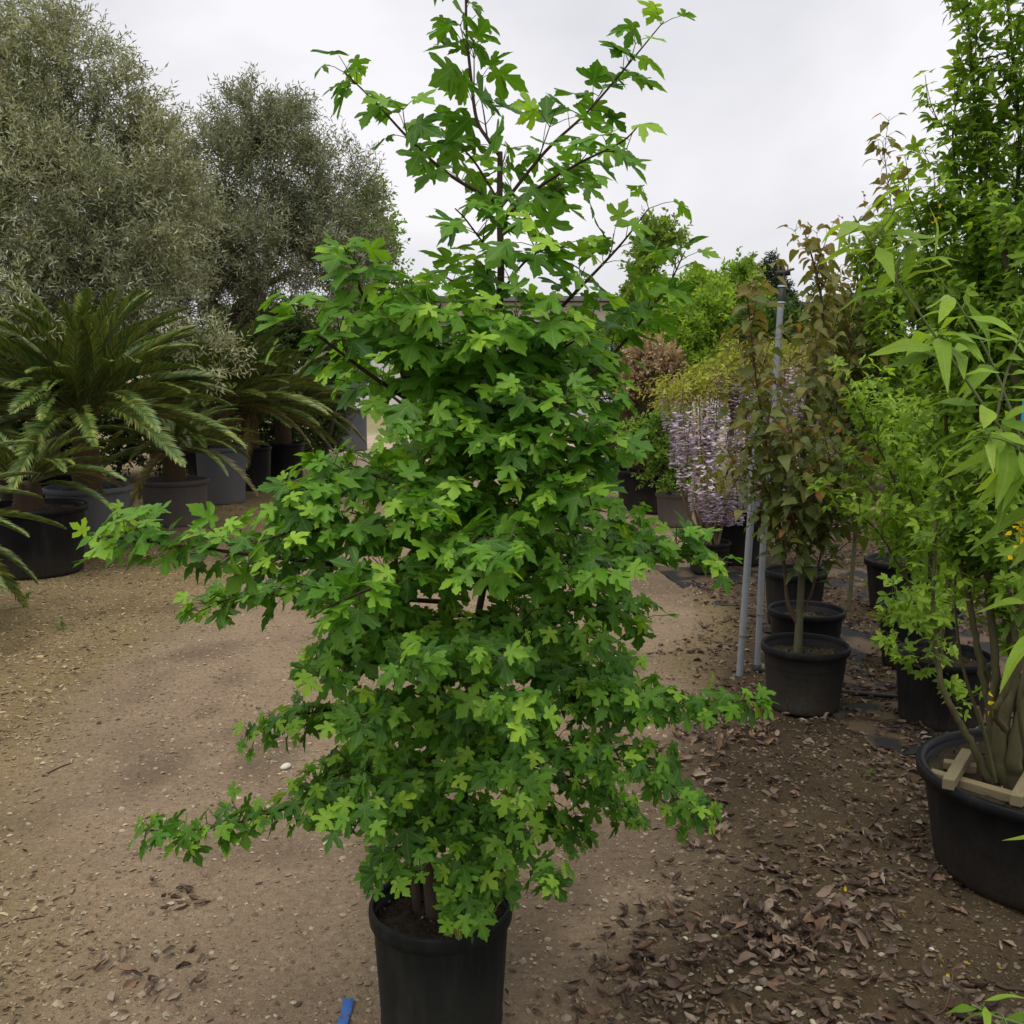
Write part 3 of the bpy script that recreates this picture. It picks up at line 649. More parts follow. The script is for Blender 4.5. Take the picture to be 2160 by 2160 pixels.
bronze(1699, 1358, 4.6, .20, .30, [
    ('trunk', [(1682, 1385, 0), (1686, 1310, 0), (1690, 1230, 0), (1695, 1120, 0), (1692, 980, .02), (1705, 830, .03), (1735, 680, .03), (1722, 580, .03), (1698, 492, .02)], .021, .003, .085, .26, .24),
    ('branch', [(1684, 1320, 0), (1662, 1270, 0), (1655, 1200, -.02), (1640, 1080, -.05), (1615, 930, -.08), (1595, 800, -.1), (1580, 660, -.1), (1572, 600, -.1)], .011, .002, .085, .24, .2),
    ('branch', [(1690, 1300, 0), (1715, 1240, .0), (1735, 1150, -.05), (1750, 1050, -.08), (1762, 950, -.1)], .006, .002, .08, .24, .15),
    ('branch', [(1692, 1200, 0), (1680, 1120, -.12), (1665, 1050, -.2), (1650, 980, -.25), (1630, 900, -.28)], .006, .002, .075, .22, .1),
    ('branch', [(1692, 1100, 0), (1640, 1040, .05), (1590, 1020, .06), (1545, 1010, .06)], .005, .002, .08, .2, .1),
    ('branch', [(1693, 1180, 0), (1720, 1130, -.15), (1735, 1080, -.22), (1740, 1020, -.26)], .005, .002, .075, .2, .1),
  ], 31, 'bronze leaved sapling in dusty black pot standing beside the steel pipes', 300, .064, .022, M_POTD)
bronze(1701, 1282, 5.3, .20, .30, [
    ('trunk', [(1790, 1290, 0), (1800, 1180, 0), (1815, 1000, 0), (1822, 850, 0), (1815, 700, 0), (1810, 600, 0), (1805, 540, 0)], .014, .003, .085, .24, .2),
    ('branch', [(1806, 1050, 0), (1770, 900, 0), (1755, 780, 0), (1750, 680, 0), (1745, 620, 0)], .006, .002, .085, .24, .1),
    ('branch', [(1812, 1000, 0), (1850, 880, .05), (1880, 760, .05), (1900, 640, .05), (1885, 480, .05), (1862, 300, .05)], .006, .002, .12, .2, .15),
    ('branch', [(1815, 900, 0), (1800, 800, -.1), (1790, 700, -.12), (1775, 640, -.12)], .005, .002, .08, .2, .1),
  ], 32, 'bronze leaved sapling whose pot stands close behind the dusty pot by the pipes', 200, .066, .024)
bronze(1677, 1215, 6.15, .19, .34, [
    ('trunk', [(1680, 1230, 0), (1690, 1100, 0), (1720, 950, 0), (1740, 820, 0), (1745, 700, 0)], .013, .003, .09, .26, .25),
    ('branch', [(1690, 1100, 0), (1640, 980, 0), (1620, 860, 0), (1610, 760, 0)], .006, .002, .09, .24, .1),
  ], 33, 'bronze leaved sapling in the hindmost pot of the row behind the steel pipes', 140, .08, .032, M_POT)

# ------------------------------------------------------------------ trifoliate shrubs with yellow flowers
LB_T = [(.085, .165, .022), (.115, .215, .026), (.15, .27, .030), (.195, .33, .034), (.25, .40, .042), (.29, .44, .06)]
def laburnum(name, base, r, h, stems, seed, label, limit, leaf=.06, bright=0., mat=M_POT, spacing=.06, slen=.22, rest='foliage', tubw=.02, dense=1.0):
    rng = np.random.default_rng(seed); base = np.asarray(base, float)
    root = thing(name, label, 'shrub', base); pot(root, base, r, h, mat, soil=.055 if r < .3 else .04, seed=seed, taper=.82, soil_c=(.045, .035, .02))
    pl = Plant(rng); pl.axis = base; BK = (.085, .078, .036); B2 = (.085, .11, .035)
    prm = dict(start=.1, node=.026 / dense, pair=1, size=leaf, pet=.004, petc=(.09, .15, .03), droop=.35, nup=1.0, nout=.4, nrnd=.5, fwd=.45, petup=.4, nfront=.2)
    for nm, pts, r0, r1, s0, on in stems:
        p3 = np.array([P(a, b, base[1] + c) for a, b, c in pts]); sp = spline(p3, n=max(14, len(p3) * 6)); g = Geo()
        tube(g, sp + rng.normal(0, .0012 + r0 * .06, sp.shape) * (r0 > .008), np.linspace(r0, r1, len(sp)), 8, BK); part(nm, g.mesh(nm), M_BARK, root)
        if on: pl.sides(sp, r0, prm, spacing * .62, slen * 1.2, s0, up=.6, c=B2, sub=slen * .65); pl.shoot(sp[len(sp) // 2:], prm)
    def tone(l): return int(max(0, min(5, round(1.4 + bright + 1.3 * (1 - l[4]) + 2.2 * (l[5] - .5)))))
    dress(root, pl, T_TRI, tone, LB_T, M_LAB, limit=limit); print('tri', len(pl.leaves)); return root, pl
# big tub on the right: thick mossy clump of stems
tub_c = np.array((1.66, 3.02, 0.0))
def st_(l): return l
tub_root, tub_pl = laburnum('trifoliate_shrub', tub_c, .385, .325, [
    ('trunk', [(2122, 1665, 0), (2108, 1570, 0), (2128, 1460, 0), (2150, 1350, 0), (2160, 1150, 0), (2150, 900, 0), (2130, 650, .0), (2110, 420, .0)], .028, .008, .5, True),
    ('trunk', [(2145, 1668, -.03), (2140, 1590, -.03), (2165, 1480, -.02), (2185, 1380, 0), (2200, 1150, 0), (2190, 900, .05), (2170, 650, .08)], .027, .008, .5, True),
    ('trunk', [(2182, 1665, .02), (2190, 1560, .02), (2200, 1430, .02), (2220, 1200, .05), (2230, 900, .08), (2210, 500, .1), (2190, 100, .1), (2180, -150, .1)], .034, .006, .3, True),
    ('trunk', [(2165, 1665, .05), (2150, 1540, .05), (2140, 1400, .06), (2110, 1250, .1), (2090, 1100, .14)], .022, .006, .5, True),
    ('branch', [(2085, 1650, -.03), (2050, 1570, -.05), (2015, 1510, -.05), (1985, 1440, -.04), (1972, 1350, 0), (1968, 1250, .05), (1975, 1100, .1)], .013, .005, .55, True),
    ('branch', [(2095, 1650, .03), (2092, 1500, .05), (2100, 1400, .05), (2085, 1250, .08), (2070, 1050, .12), (2060, 850, .15), (2070, 600, .18), (2080, 300, .2)], .016, .005, .3, True),
    ('branch', [(2110, 1580, .05), (2075, 1440, .08), (2050, 1300, .1), (2020, 1150, .15), (2000, 950, .2), (1985, 750, .25), (1965, 560, .28)], .012, .004, .35, True),
    ('branch', [(2120, 1540, -.05), (2098, 1500, -.1), (2125, 1450, -.12), (2140, 1330, -.12), (2120, 1200, -.1), (2110, 1000, -.05)], .011, .004, .5, True),
    ('branch', [(2150, 1350, .05), (2130, 1000, .1), (2100, 700, .15), (2070, 400, .2), (2050, 150, .22), (2040, -30, .22)], .010, .003, .3, True),
    ('branch', [(2150, 900, .1), (2140, 600, .15), (2150, 300, .2), (2130, 50, .25), (2110, -120, .25)], .009, .003, .1, True),
    ('branch', [(2060, 850, .15), (2010, 680, .2), (1960, 540, .2), (1930, 450, .2), (1905, 380, .2)], .006, .002, .1, True),
    ('branch', [(2080, 600, .2), (2030, 430, .25), (2010, 300, .25), (2020, 180, .25)], .006, .002, .1, True),
    ('branch', [(2150, 1250, .1), (2200, 1000, .25), (2180, 750, .35), (2150, 500, .4), (2130, 300, .42)], .008, .002, .1, True),
    ('branch', [(2150, 1640, .06), (2110, 1480, .12), (2060, 1350, .18), (2045, 1200, .2), (2050, 1050, .22)], .009, .003, .6, True),
    ('branch', [(2140, 1640, .1), (2150, 1450, .18), (2130, 1300, .22), (2095, 1150, .25), (2085, 1000, .28)], .009, .003, .6, True),
    ('branch', [(2110, 1640, .1), (2060, 1500, .16), (2030, 1400, .2), (2015, 1280, .22), (2018, 1150, .24)], .007, .003, .6, False),
    ('branch', [(2170, 1620, -.1), (2150, 1500, -.16), (2160, 1420, -.18), (2190, 1330, -.18)], .008, .004, .6, False),
    ('branch', [(2100, 1650, -.06), (2075, 1540, -.08), (2062, 1490, -.08)], .007, .005, .6, False),
    ('branch', [(2150, 1350, .02), (2110, 1180, .06), (2120, 1050, .1), (2095, 900, .1)], .008, .003, .4, False),
  ], 41, 'tall trifoliate shrub with thick mossy clump of stems in wide black tub with timber slats', 300, .066, .9, slen=.20, spacing=.062)
# small prunings and slats in the tub
slat_i = 0
for (u0, v0, u1, v1, z, w, t, lab) in ((1962, 1632, 2165, 1690, .305, .035, .028, 'long pale slat resting on the soil'), (2000, 1655, 2040, 1590, .336, .034, .034, None), (2143, 1690, 2180, 1625, .336, .034, .034, None), (1990, 1612, 2060, 1622, .30, .035, .028, None)):
    a, b = G(u0, v0, z), G(u1, v1, z); g = Geo(); L = np.linalg.norm(b - a)
    box(g, (0, 0, 0), (L, w, t), None, (.20, .165, .095) if slat_i else (.23, .19, .105))
    o = bpy.data.objects.new('slat', g.mesh('slat', False)); o.data.materials.append(M_WOOD); col.objects.link(o); o.parent = tub_root
    o.location = tuple((a + b) / 2 - np.array(tub_root.location)); o.rotation_euler[2] = math.atan2(b[1] - a[1], b[0] - a[0])
    bv = o.modifiers.new('bevel', 'BEVEL'); bv.width = .003; bv.segments = 2
    slat_i += 1
laburnum('trifoliate_shrub', (P(1990, 1385, 4.4)[0], 4.4, 0), .21, .31, [
    ('trunk', [(1985, 1400, 0), (1975, 1250, 0), (1960, 1100, 0), (1940, 950, 0), (1925, 850, 0)], .014, .004, .2, True),
    ('branch', [(1980, 1390, 0), (1950, 1300, -.1), (1900, 1200, -.15), (1850, 1120, -.2), (1800, 1080, -.22), (1750, 1065, -.25)], .007, .002, .3, True),
    ('branch', [(1978, 1350, 0), (1930, 1150, -.1), (1880, 1000, -.15), (1830, 900, -.18), (1790, 820, -.2), (1768, 770, -.2)], .008, .002, .3, True),
    ('branch', [(1982, 1380, 0), (2010, 1200, .0), (2050, 1050, .0), (2080, 950, .0)], .008, .002, .2, True),
    ('branch', [(1980, 1370, -.05), (1960, 1310, -.2), (1930, 1290, -.25), (1900, 1300, -.28)], .005, .002, .3, True),
    ('branch', [(1980, 1300, 0), (1940, 1180, .1), (1900, 1080, .15), (1860, 1000, .18)], .007, .002, .2, True),
    ('branch', [(1985, 1380, -.05), (1955, 1420, -.2), (1935, 1400, -.25), (1920, 1380, -.28)], .005, .002, .3, True),
    ('branch', [(1970, 1200, 0), (1920, 1040, -.05), (1890, 940, -.08), (1870, 850, -.1)], .006, .002, .1, True),
  ], 42, 'light green trifoliate shrub spreading low from the pot at the end of the black hose', 300, .07, 1.5, spacing=.10, slen=.25)
laburnum('trifoliate_shrub', (P(1940, 1290, 5.25)[0], 5.25, 0), .21, .31, [
    ('trunk', [(1945, 1300, 0), (1940, 1150, 0), (1930, 950, 0), (1900, 750, 0), (1880, 550, 0), (1870, 450, 0)], .015, .004, .2, True),
    ('branch', [(1940, 1200, 0), (1990, 950, .0), (2010, 750, .0), (1990, 560, .05), (1960, 440, .05)], .009, .002, .2, True),
    ('branch', [(1935, 1050, 0), (1870, 900, -.1), (1850, 780, -.1), (1840, 640, -.1), (1830, 520, -.1)], .007, .002, .1, True),
    ('branch', [(1938, 1100, 0), (2050, 900, .1), (2090, 700, .15), (2080, 500, .2)], .008, .002, .1, True),
  ], 43, 'mid green trifoliate shrub rising from the plain black pot behind the hose', 220, .078, .8, spacing=.075, slen=.26)

# hanging yellow flower trusses on the tub shrub
def truss(u, v, Y, n, seed):
    rng = np.random.default_rng(seed); a = P(u, v, Y); g = Geo(); ax = spline([a + UP * .05, a, a - UP * .06 + np.array((.01, 0, 0))], n=6); tube(g, ax, .0012, 4, (.12, .18, .04), False)
    t = rng.random(n); pos = a + UP * (.03 - .09 * t[:, None]) + rng.normal(0, .008, (n, 3))
    V, F, C, U = stamp(oval_leaf(5, .8, 3, .5, .3), mats(pos, rng.normal(0, .6, (n, 3)) - UP * .4, rng.normal(0, 1, (n, 3)), rng.uniform(.014, .022, n)), np.tile((.72, .52, .02), (n, 1))); g.add(V, F, None, C)
    part('flower_truss', g.mesh('flower_truss'), M_FLOWER, tub_root)
for i, (u, v, Y, n) in enumerate(((2155, 1095, 2.75, 14), (2128, 1085, 2.78, 5), (1980, 430, 3.1, 5), (1985, 1360, 2.85, 2), (2090, 1470, 2.8, 3), (2150, 1130, 2.75, 5))): truss(u, v, Y, n, 60 + i)
g = Geo(); a = P(2160, 870, 2.6); box(g, a, (.014, .003, .07), rotz(.4), (.02, .30, .50)); part('plant_tag', g.mesh('plant_tag', False), M_PLASTIC, tub_root, label='blue plastic plant tag')

# ------------------------------------------------------------------ long-leaved shrub leaning in from the right
def lance_shrub():
    base = np.array((1.46, 1.93, 0.0)); rng = np.random.default_rng(77)
    root = thing('long_leaved_shrub', 'arching shrub with long narrow pointed pale green leaves', 'shrub', base); pot(root, base, .21, .3, M_POT, seed=77)
    pl = Plant(rng); pl.axis = base; C1 = (.15, .14, .075); C2 = (.13, .20, .05)
    prm = dict(start=.0, node=.05, pair=2, size=.155, pet=.014, petc=(.14, .24, .05), droop=.28, nup=1.0, nout=.0, nrnd=.25, fwd=.2, petup=.25, pr=1.6, nfront=.42)
    S = [([(2420, 1700, .05), (2330, 1350, .08), (2240, 1100, .06), (2165, 965, .04), (2100, 890, .0), (2030, 790, -.02), (1960, 690, -.03), (1890, 590, -.04), (1835, 510, -.05), (1800, 455, -.05)], .0042, .0014, .36, .034, .15),
         ([(2420, 1700, 0), (2340, 1500, -.05), (2260, 1380, -.1), (2205, 1290, -.1), (2165, 1250, -.1)], .006, .002, .75, .06, .15),
         ([(2430, 1700, .1), (2360, 1400, .12), (2290, 1250, .15), (2240, 1160, .16), (2190, 1110, .16)], .006, .002, .7, .06, .15),
         ([(2440, 1750, -.1), (2370, 1800, -.2), (2290, 1790, -.25), (2235, 1770, -.26)], .005, .002, .7, .06, .15),
         ([(2440, 1780, -.1), (2330, 2050, -.15), (2220, 2160, -.18), (2120, 2150, -.2), (2050, 2120, -.2)], .005, .002, .62, .05, .11),
         ([(2100, 890, .0), (2120, 800, .0), (2140, 740, .0), (2160, 690, .0)], .003, .0015, .2, .055, .10),
         ([(1890, 590, -.04), (1900, 540, -.04), (1920, 500, -.03), (1935, 470, -.03)], .0025, .0012, .1, .05, .11),
         ([(2165, 965, .04), (2130, 860, .08), (2080, 740, .1), (2020, 640, .1), (1960, 560, .1)], .0035, .0012, .1, .042, .12),
         ([(2240, 1100, .06), (2190, 980, .0), (2120, 930, -.06), (2050, 920, -.08)], .003, .0012, .35, .045, .13),
         ([(1835, 510, -.05), (1870, 470, -.05), (1900, 420, -.04)], .0025, .0012, .2, .05, .12)]
    for pts, r0, r1, s0, nd, sz in S:
        sp = spline(np.array([P(u, v, base[1] + d) for u, v, d in pts]), n=40); g = Geo(); k = np.linspace(0, 1, len(sp))[:, None]
        tube(g, sp, np.linspace(r0, r1, len(sp)), 8, np.repeat(np.array(C1) * (1 - k) + np.array(C2) * k, 8, 0).tolist() + [C2]); part('branch', g.mesh('branch'), M_TWIG, root)
        pl.shoot(sp, dict(prm, start=s0, node=nd, size=sz))
    tones = [(.15, .28, .025), (.20, .35, .03), (.26, .42, .04), (.34, .48, .09)]
    def tone(l): return int(max(0, min(3, round(.8 + 2.2 * (l[5] - .5) + 1.2 * (1 - l[4])))))
    dress(root, pl, T_LANCE, tone, tones, M_LANCE, limit=300); print('lance leaves', len(pl.leaves))
lance_shrub()

# ------------------------------------------------------------------ leaf clouds for the crowns further off
def cloud(rng, blobs, n, leaf, width, k, tl, tones, up=.3, shell=.55, nup=.4, noise_a=.18, twig_c=(.06, .05, .035), twig_r=.0016, dirs=None, clump=0, cj=.2):
    """n twigs of k leaves spread through ellipsoid blobs -> Geo arrays (leaves, twigs)"""
    w = np.array([b[6] if len(b) > 6 else b[3] * b[5] for b in blobs], float); w /= w.sum(); which = rng.choice(len(blobs), n, p=w); B = np.array([b[:6] for b in blobs])[which]
    d = unit(rng.normal(0, 1, (n, 3))); ph = which * 1.7; cr = None
    if clump:                          # twigs gather in sprays
        K = clump; cd = unit(rng.normal(0, 1, (len(blobs), K, 3))); ck = rng.integers(0, K, n); cw = rng.random((len(blobs), K)) ** .7
        d = unit(cd[which, ck] + rng.normal(0, cj, (n, 3))); cr = .58 + .55 * cw[which, ck]
    f = 1 + noise_a * (np.sin(d[:, 0] * 5 + ph) + np.sin(d[:, 2] * 6 + ph * 2) + .7 * np.sin(d[:, 1] * 7 - ph)) / 1.6
    rad = (1 - shell * rng.random(n) ** 1.4) * f
    if cr is not None: rad = np.where(rng.random(n) < .25, rad, cr * (1 - .3 * rng.random(n) ** 1.5) * (.85 + .15 * f))
    pos = B[:, :3] + d * B[:, 3:6] * rad[:, None]
    td = unit(d * .7 + rng.normal(0, .55, (n, 3)) + UP * up) if dirs is None else unit(dirs(d, rng))
    L = tl * rng.uniform(.6, 1.4, n)
    j = (np.arange(k) + .5) / k; q = pos[:, None] + td[:, None] * (L[:, None] * j)[:, :, None]
    s1 = unit(np.cross(td, rng.normal(0, 1, (n, 3))))
    s2 = np.cross(td, s1); a = (np.arange(k) * 2.4)[None, :, None] + rng.random((n, 1, 1)) * 6
    side = s1[:, None] * np.cos(a) + s2[:, None] * np.sin(a)
    ld = unit(td[:, None] * .7 + side * .8 + rng.normal(0, .15, (n, k, 3))); nn = rng.normal(0, .6, (n, k, 3)) + UP * nup + side * .2
    sz = leaf * rng.uniform(.65, 1.25, (n, k)); S = np.stack([sz * width, sz, sz], -1).reshape(-1, 3)
    M = mats(q.reshape(-1, 3), ld.reshape(-1, 3), nn.reshape(-1, 3), S)
    tones = np.asarray(tones); base = rng.integers(0, len(tones), n); ci = np.clip(base[:, None] + rng.integers(-1, 2, (n, k)), 0, len(tones) - 1)
    C = tones[ci.ravel()] * rng.uniform(.75, 1.25, (n * k, 1))
    V, F, C, U = stamp(QUAD, M, C)
    tw = Geo(); e1 = unit(np.cross(td, UP + .01)) * twig_r; e2 = np.cross(td, e1)
    TV = np.stack([pos + e1, pos - e1 * .5 + e2, pos - e1 * .5 - e2, pos + td * L[:, None]], 1).reshape(-1, 3); o = np.arange(n)[:, None] * 4
    TF = np.concatenate([o + np.array(x) for x in ((0, 1, 3), (1, 2, 3), (2, 0, 3))])
    return V, F, C, TV, TF, np.tile(twig_c, (n * 4, 1))
def crown_mesh(args, name='crown'):
    V, F, C, TV, TF, TC = args
    return build(name, np.concatenate([V, TV]), np.concatenate([F, TF + len(V)]), None, np.concatenate([C, TC]))
def pxb(u, v, Y, ru, rv=None, ry=None, w=None):
    c = P(u, v, Y); s = Y / F_PX; rv = ru if rv is None else rv
    b = [c[0], c[1], c[2], ru * s, (ry if ry else (ru + rv) / 2 * s), rv * s]
    return b + ([w] if w else [])
def limbs(root, lst, c, name='branch', mat=None):
    for nm, pts, r0, r1 in lst:
        sp = spline(np.asarray(pts), n=18); g = Geo(); sp = sp + np.random.default_rng(len(pts)).normal(0, r0 * .12, sp.shape); tube(g, sp, np.linspace(r0, r1, len(sp)), 9, c); part(nm, g.mesh(nm), mat or M_BARK, root)

OL = [(.17, .185, .10), (.25, .275, .155), (.34, .37, .225), (.45, .49, .33), (.58, .63, .48), (.26, .235, .13)]
def olive(base, label, blobs, n, seed, lim):
    rng = np.random.default_rng(seed); root = thing('olive_tree', label, 'tree', base); pot(root, np.asarray(base), .45, .5, M_POT, seed=seed)
    limbs(root, lim, (.11, .09, .07))
    part('crown', crown_mesh(cloud(rng, blobs, int(n * .95), .070, .215, 11, .25, OL[:3] + OL[1:4] + [OL[5]] + OL[2:5], up=.35, shell=.62, twig_c=(.20, .18, .12), noise_a=.22, clump=26, cj=.17)), M_OLIVE, root, kind='stuff')
def pts_(Y, l): return [P(u, v, Y + d) for u, v, d in l]
ob1 = (-4.9, 10.6, 0.0)
olive(ob1, 'huge grey green olive tree with broad crown above the cycads', [
    pxb(140, 200, 10.3, 150, 150), pxb(-40, 260, 10.3, 190, 200), pxb(265, 370, 10.2, 125, 125), pxb(60, 430, 10.0, 230, 180), pxb(240, 510, 10.1, 170, 150), pxb(-60, 560, 9.9, 200, 180), pxb(120, 600, 9.9, 180, 130), pxb(350, 470, 10.6, 100, 120),
    pxb(330, 640, 10.0, 120, 90), pxb(440, 750, 9.2, 55, 45, w=.035), pxb(70, 670, 8.4, 40, 70, w=.02), pxb(285, 250, 10.5, 75, 75), pxb(70, 70, 10.5, 85, 75), pxb(180, 110, 10.5, 65, 55)], 9500, 51,
    [('trunk', [ob1, (-4.85, 10.6, .7), (-4.8, 10.6, 1.4), P(90, 610, 10.6)], .2, .12), ('branch', pts_(10.5, [(100, 620, .2), (120, 500, 0), (170, 350, 0), (210, 200, 0)]), .1, .02),
     ('branch', pts_(10.5, [(60, 600, .2), (0, 450, 0), (-20, 330, 0), (-40, 200, 0)]), .09, .02), ('branch', pts_(10.4, [(90, 560, .2), (160, 480, 0), (270, 430, 0), (350, 400, 0)]), .07, .015),
     ('branch', pts_(10.2, [(-80, 320, .1), (30, 300, 0), (110, 270, 0), (160, 230, 0)]), .05, .015)])
ob2 = (-3.95, 13.7, 0.0)
olive(ob2, 'rounded olive tree with reddish leaning trunk behind the second row of cycads', [
    pxb(560, 380, 13.0, 150, 150), pxb(690, 440, 13.0, 110, 130), pxb(480, 450, 12.8, 150, 140), pxb(600, 530, 12.6, 190, 110), pxb(460, 580, 12.6, 110, 90), pxb(720, 560, 12.8, 90, 110), pxb(400, 560, 12.8, 90, 110), pxb(390, 420, 13.0, 80, 90), pxb(540, 260, 13.1, 100, 70)], 7500, 52,
    [('trunk', [ob2] + pts_(13.4, [(455, 840, .2), (470, 730, 0), (500, 665, 0), (545, 620, 0)]), .16, .11), ('branch', pts_(13.2, [(490, 690, .1), (540, 660, 0), (600, 655, 0), (660, 640, 0)]), .08, .03),
     ('branch', pts_(13.2, [(540, 620, .1), (570, 540, 0), (590, 450, 0), (600, 380, 0)]), .08, .02), ('branch', pts_(13.2, [(520, 640, .1), (490, 560, 0), (480, 480, 0), (490, 400, 0)]), .07, .02), ('branch', pts_(13.2, [(560, 600, .1), (640, 560, 0), (700, 500, 0)]), .05, .015)])

GR = [(.08, .15, .028), (.115, .21, .034), (.15, .27, .04), (.20, .34, .05)]
DK = [(.035, .075, .02), (.05, .10, .025), (.07, .135, .032)]
def leafy(name, label, base, blobs, n, seed, tones, leaf=.06, width=.6, k=10, tl=.22, trunk=None, cat='tree', group=None, th=.04, potr=None, up=.4, c=(.07, .06, .045), **kw):
    rng = np.random.default_rng(seed); base = np.asarray(base, float); root = thing(name, label, cat, base, group)
    if potr: pot(root, base, potr[0], potr[1], potr[2], seed=seed)
    top = np.array(blobs[0][:3]); limbs(root, trunk or [('trunk', [base, base * .6 + top * .4, top], th, th * .3)], c)
    part('crown', crown_mesh(cloud(rng, blobs, n, leaf, width, k, tl, tones, up=up, twig_c=c, **dict(dict(clump=16, cj=.2), **kw))), M_BG, root, kind='stuff'); return root
leafy('hornbeam_tree', 'fresh light green tree showing beside the rounded olive', (-2.9, 15.5, 0), [pxb(770, 560, 15, 60, 100), pxb(800, 640, 15, 70, 60), pxb(790, 470, 15, 35, 60)], 900, 61, GR[1:], .075)
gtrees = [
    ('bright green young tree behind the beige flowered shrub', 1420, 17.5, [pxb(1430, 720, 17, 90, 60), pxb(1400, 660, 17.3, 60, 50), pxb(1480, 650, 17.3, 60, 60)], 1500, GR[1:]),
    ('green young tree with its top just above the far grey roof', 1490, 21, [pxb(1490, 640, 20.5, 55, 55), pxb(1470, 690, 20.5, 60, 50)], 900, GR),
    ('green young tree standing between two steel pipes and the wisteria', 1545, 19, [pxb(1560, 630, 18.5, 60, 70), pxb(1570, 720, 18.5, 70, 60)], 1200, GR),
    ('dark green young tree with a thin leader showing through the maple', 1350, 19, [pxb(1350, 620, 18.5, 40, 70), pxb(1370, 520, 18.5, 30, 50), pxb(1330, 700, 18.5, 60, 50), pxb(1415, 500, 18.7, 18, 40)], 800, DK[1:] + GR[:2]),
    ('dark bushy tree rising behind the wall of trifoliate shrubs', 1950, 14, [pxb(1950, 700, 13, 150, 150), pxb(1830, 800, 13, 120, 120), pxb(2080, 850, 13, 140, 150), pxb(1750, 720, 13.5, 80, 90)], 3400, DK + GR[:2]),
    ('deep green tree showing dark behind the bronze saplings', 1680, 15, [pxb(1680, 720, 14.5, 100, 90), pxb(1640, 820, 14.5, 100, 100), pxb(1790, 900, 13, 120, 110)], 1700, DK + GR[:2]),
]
for i, (lab, u, Y, bl, n, tn) in enumerate(gtrees):
    if i < 4: tn = [(1.85 * t[0], 1.6 * t[1], 1.3 * t[2]) for t in tn]  # back light through these far crowns is put into brighter, yellower leaf tones
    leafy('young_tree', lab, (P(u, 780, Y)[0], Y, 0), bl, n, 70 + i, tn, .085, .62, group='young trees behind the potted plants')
conb = [pxb(1625, 560 + 12 * i, 27, 8 + i * 6, 14) for i in range(11)]
leafy('conifer', 'grey green pointed conifer far behind the sprinkler', (P(1625, 780, 27)[0], 27, 0), conb, 1500, 81, [(.03, .055, .035), (.045, .08, .05), (.06, .10, .06)], .11, .3, up=.2)
for i, (u, v, Y, ru, rv, lab) in enumerate(((-40, 800, 13.5, 210, 170, 'dark evergreen shrub filling the gloom behind the plain black tub'), (240, 780, 14.5, 190, 160, 'dark evergreen shrub behind the large upright cycad'), (520, 800, 16.5, 150, 130, 'dark evergreen shrub behind the high grey drum'), (630, 770, 17.5, 95, 120, 'dark evergreen shrub behind the farthest cycads'))):
    leafy('evergreen_shrub', lab, (P(u, 800, Y)[0], Y, 0), [pxb(u, v, Y, ru, rv), pxb(u - 40, v - 60, Y, ru * .6, rv * .6), pxb(u + 60, v + 40, Y, ru * .6, rv * .7), pxb(u, v + 130, Y, ru, rv * .6)], 2300, 120 + i, DK[:2] + [(.04, .06, .025)], .08, .5, cat='shrub', group='dark shrubs behind the cycads', clump=40)
# small shrubs at the far pots
leafy('hedge_shrub', 'dark evergreen shrub low behind the large far black pot', (1.62, 12.4, 0), [pxb(1345, 900, 12, 70, 130), pxb(1330, 770, 12.4, 60, 60)], 1500, 82, DK, .05, .5, cat='shrub')
rng = np.random.default_rng(83)
r_ = leafy('withered_shrub', 'brown twiggy shrub with faded beige blossom in large black pot', (1.565, 11.3, 0), [pxb(1385, 850, 11.2, 55, 90), pxb(1370, 930, 11.2, 50, 60), pxb(1400, 790, 11.2, 45, 40)], 1500, 83, [(.09, .06, .03), (.13, .09, .045), (.10, .10, .04)], .035, .45, 8, .14, cat='shrub', potr=(.44, .46, M_POT), c=(.10, .07, .045))
part('blossom', crown_mesh(cloud(rng, [pxb(1340, 800, 11, 30, 30), pxb(1385, 770, 11, 50, 30), pxb(1330, 760, 11, 20, 20), pxb(1360, 740, 11, 25, 20), pxb(1400, 760, 11, 25, 25)], 420, .05, .6, 8, .12, [(.50, .38, .24), (.42, .30, .18), (.58, .46, .32)], up=.8, shell=.8), 'blossom'), M_FLOWER, r_, kind='stuff')
leafy('tiered_shrub', 'fresh green shrub with flat tiers of foliage in small grey pot', (1.64, 10.2, 0), [pxb(1385, 905, 10, 55, 10), pxb(1370, 950, 10, 50, 9), pxb(1420, 880, 10, 40, 14), pxb(1410, 1010, 10, 55, 10), pxb(1400, 985, 10, 30, 9), pxb(1430, 960, 10.1, 40, 30), pxb(1350, 925, 10, 30, 9)], 700, 84, GR[1:] + [(.2, .33, .06)], .045, .65, 8, .12, cat='shrub', potr=(.20, .33, M_POTGR), up=.1, nup=1.2)

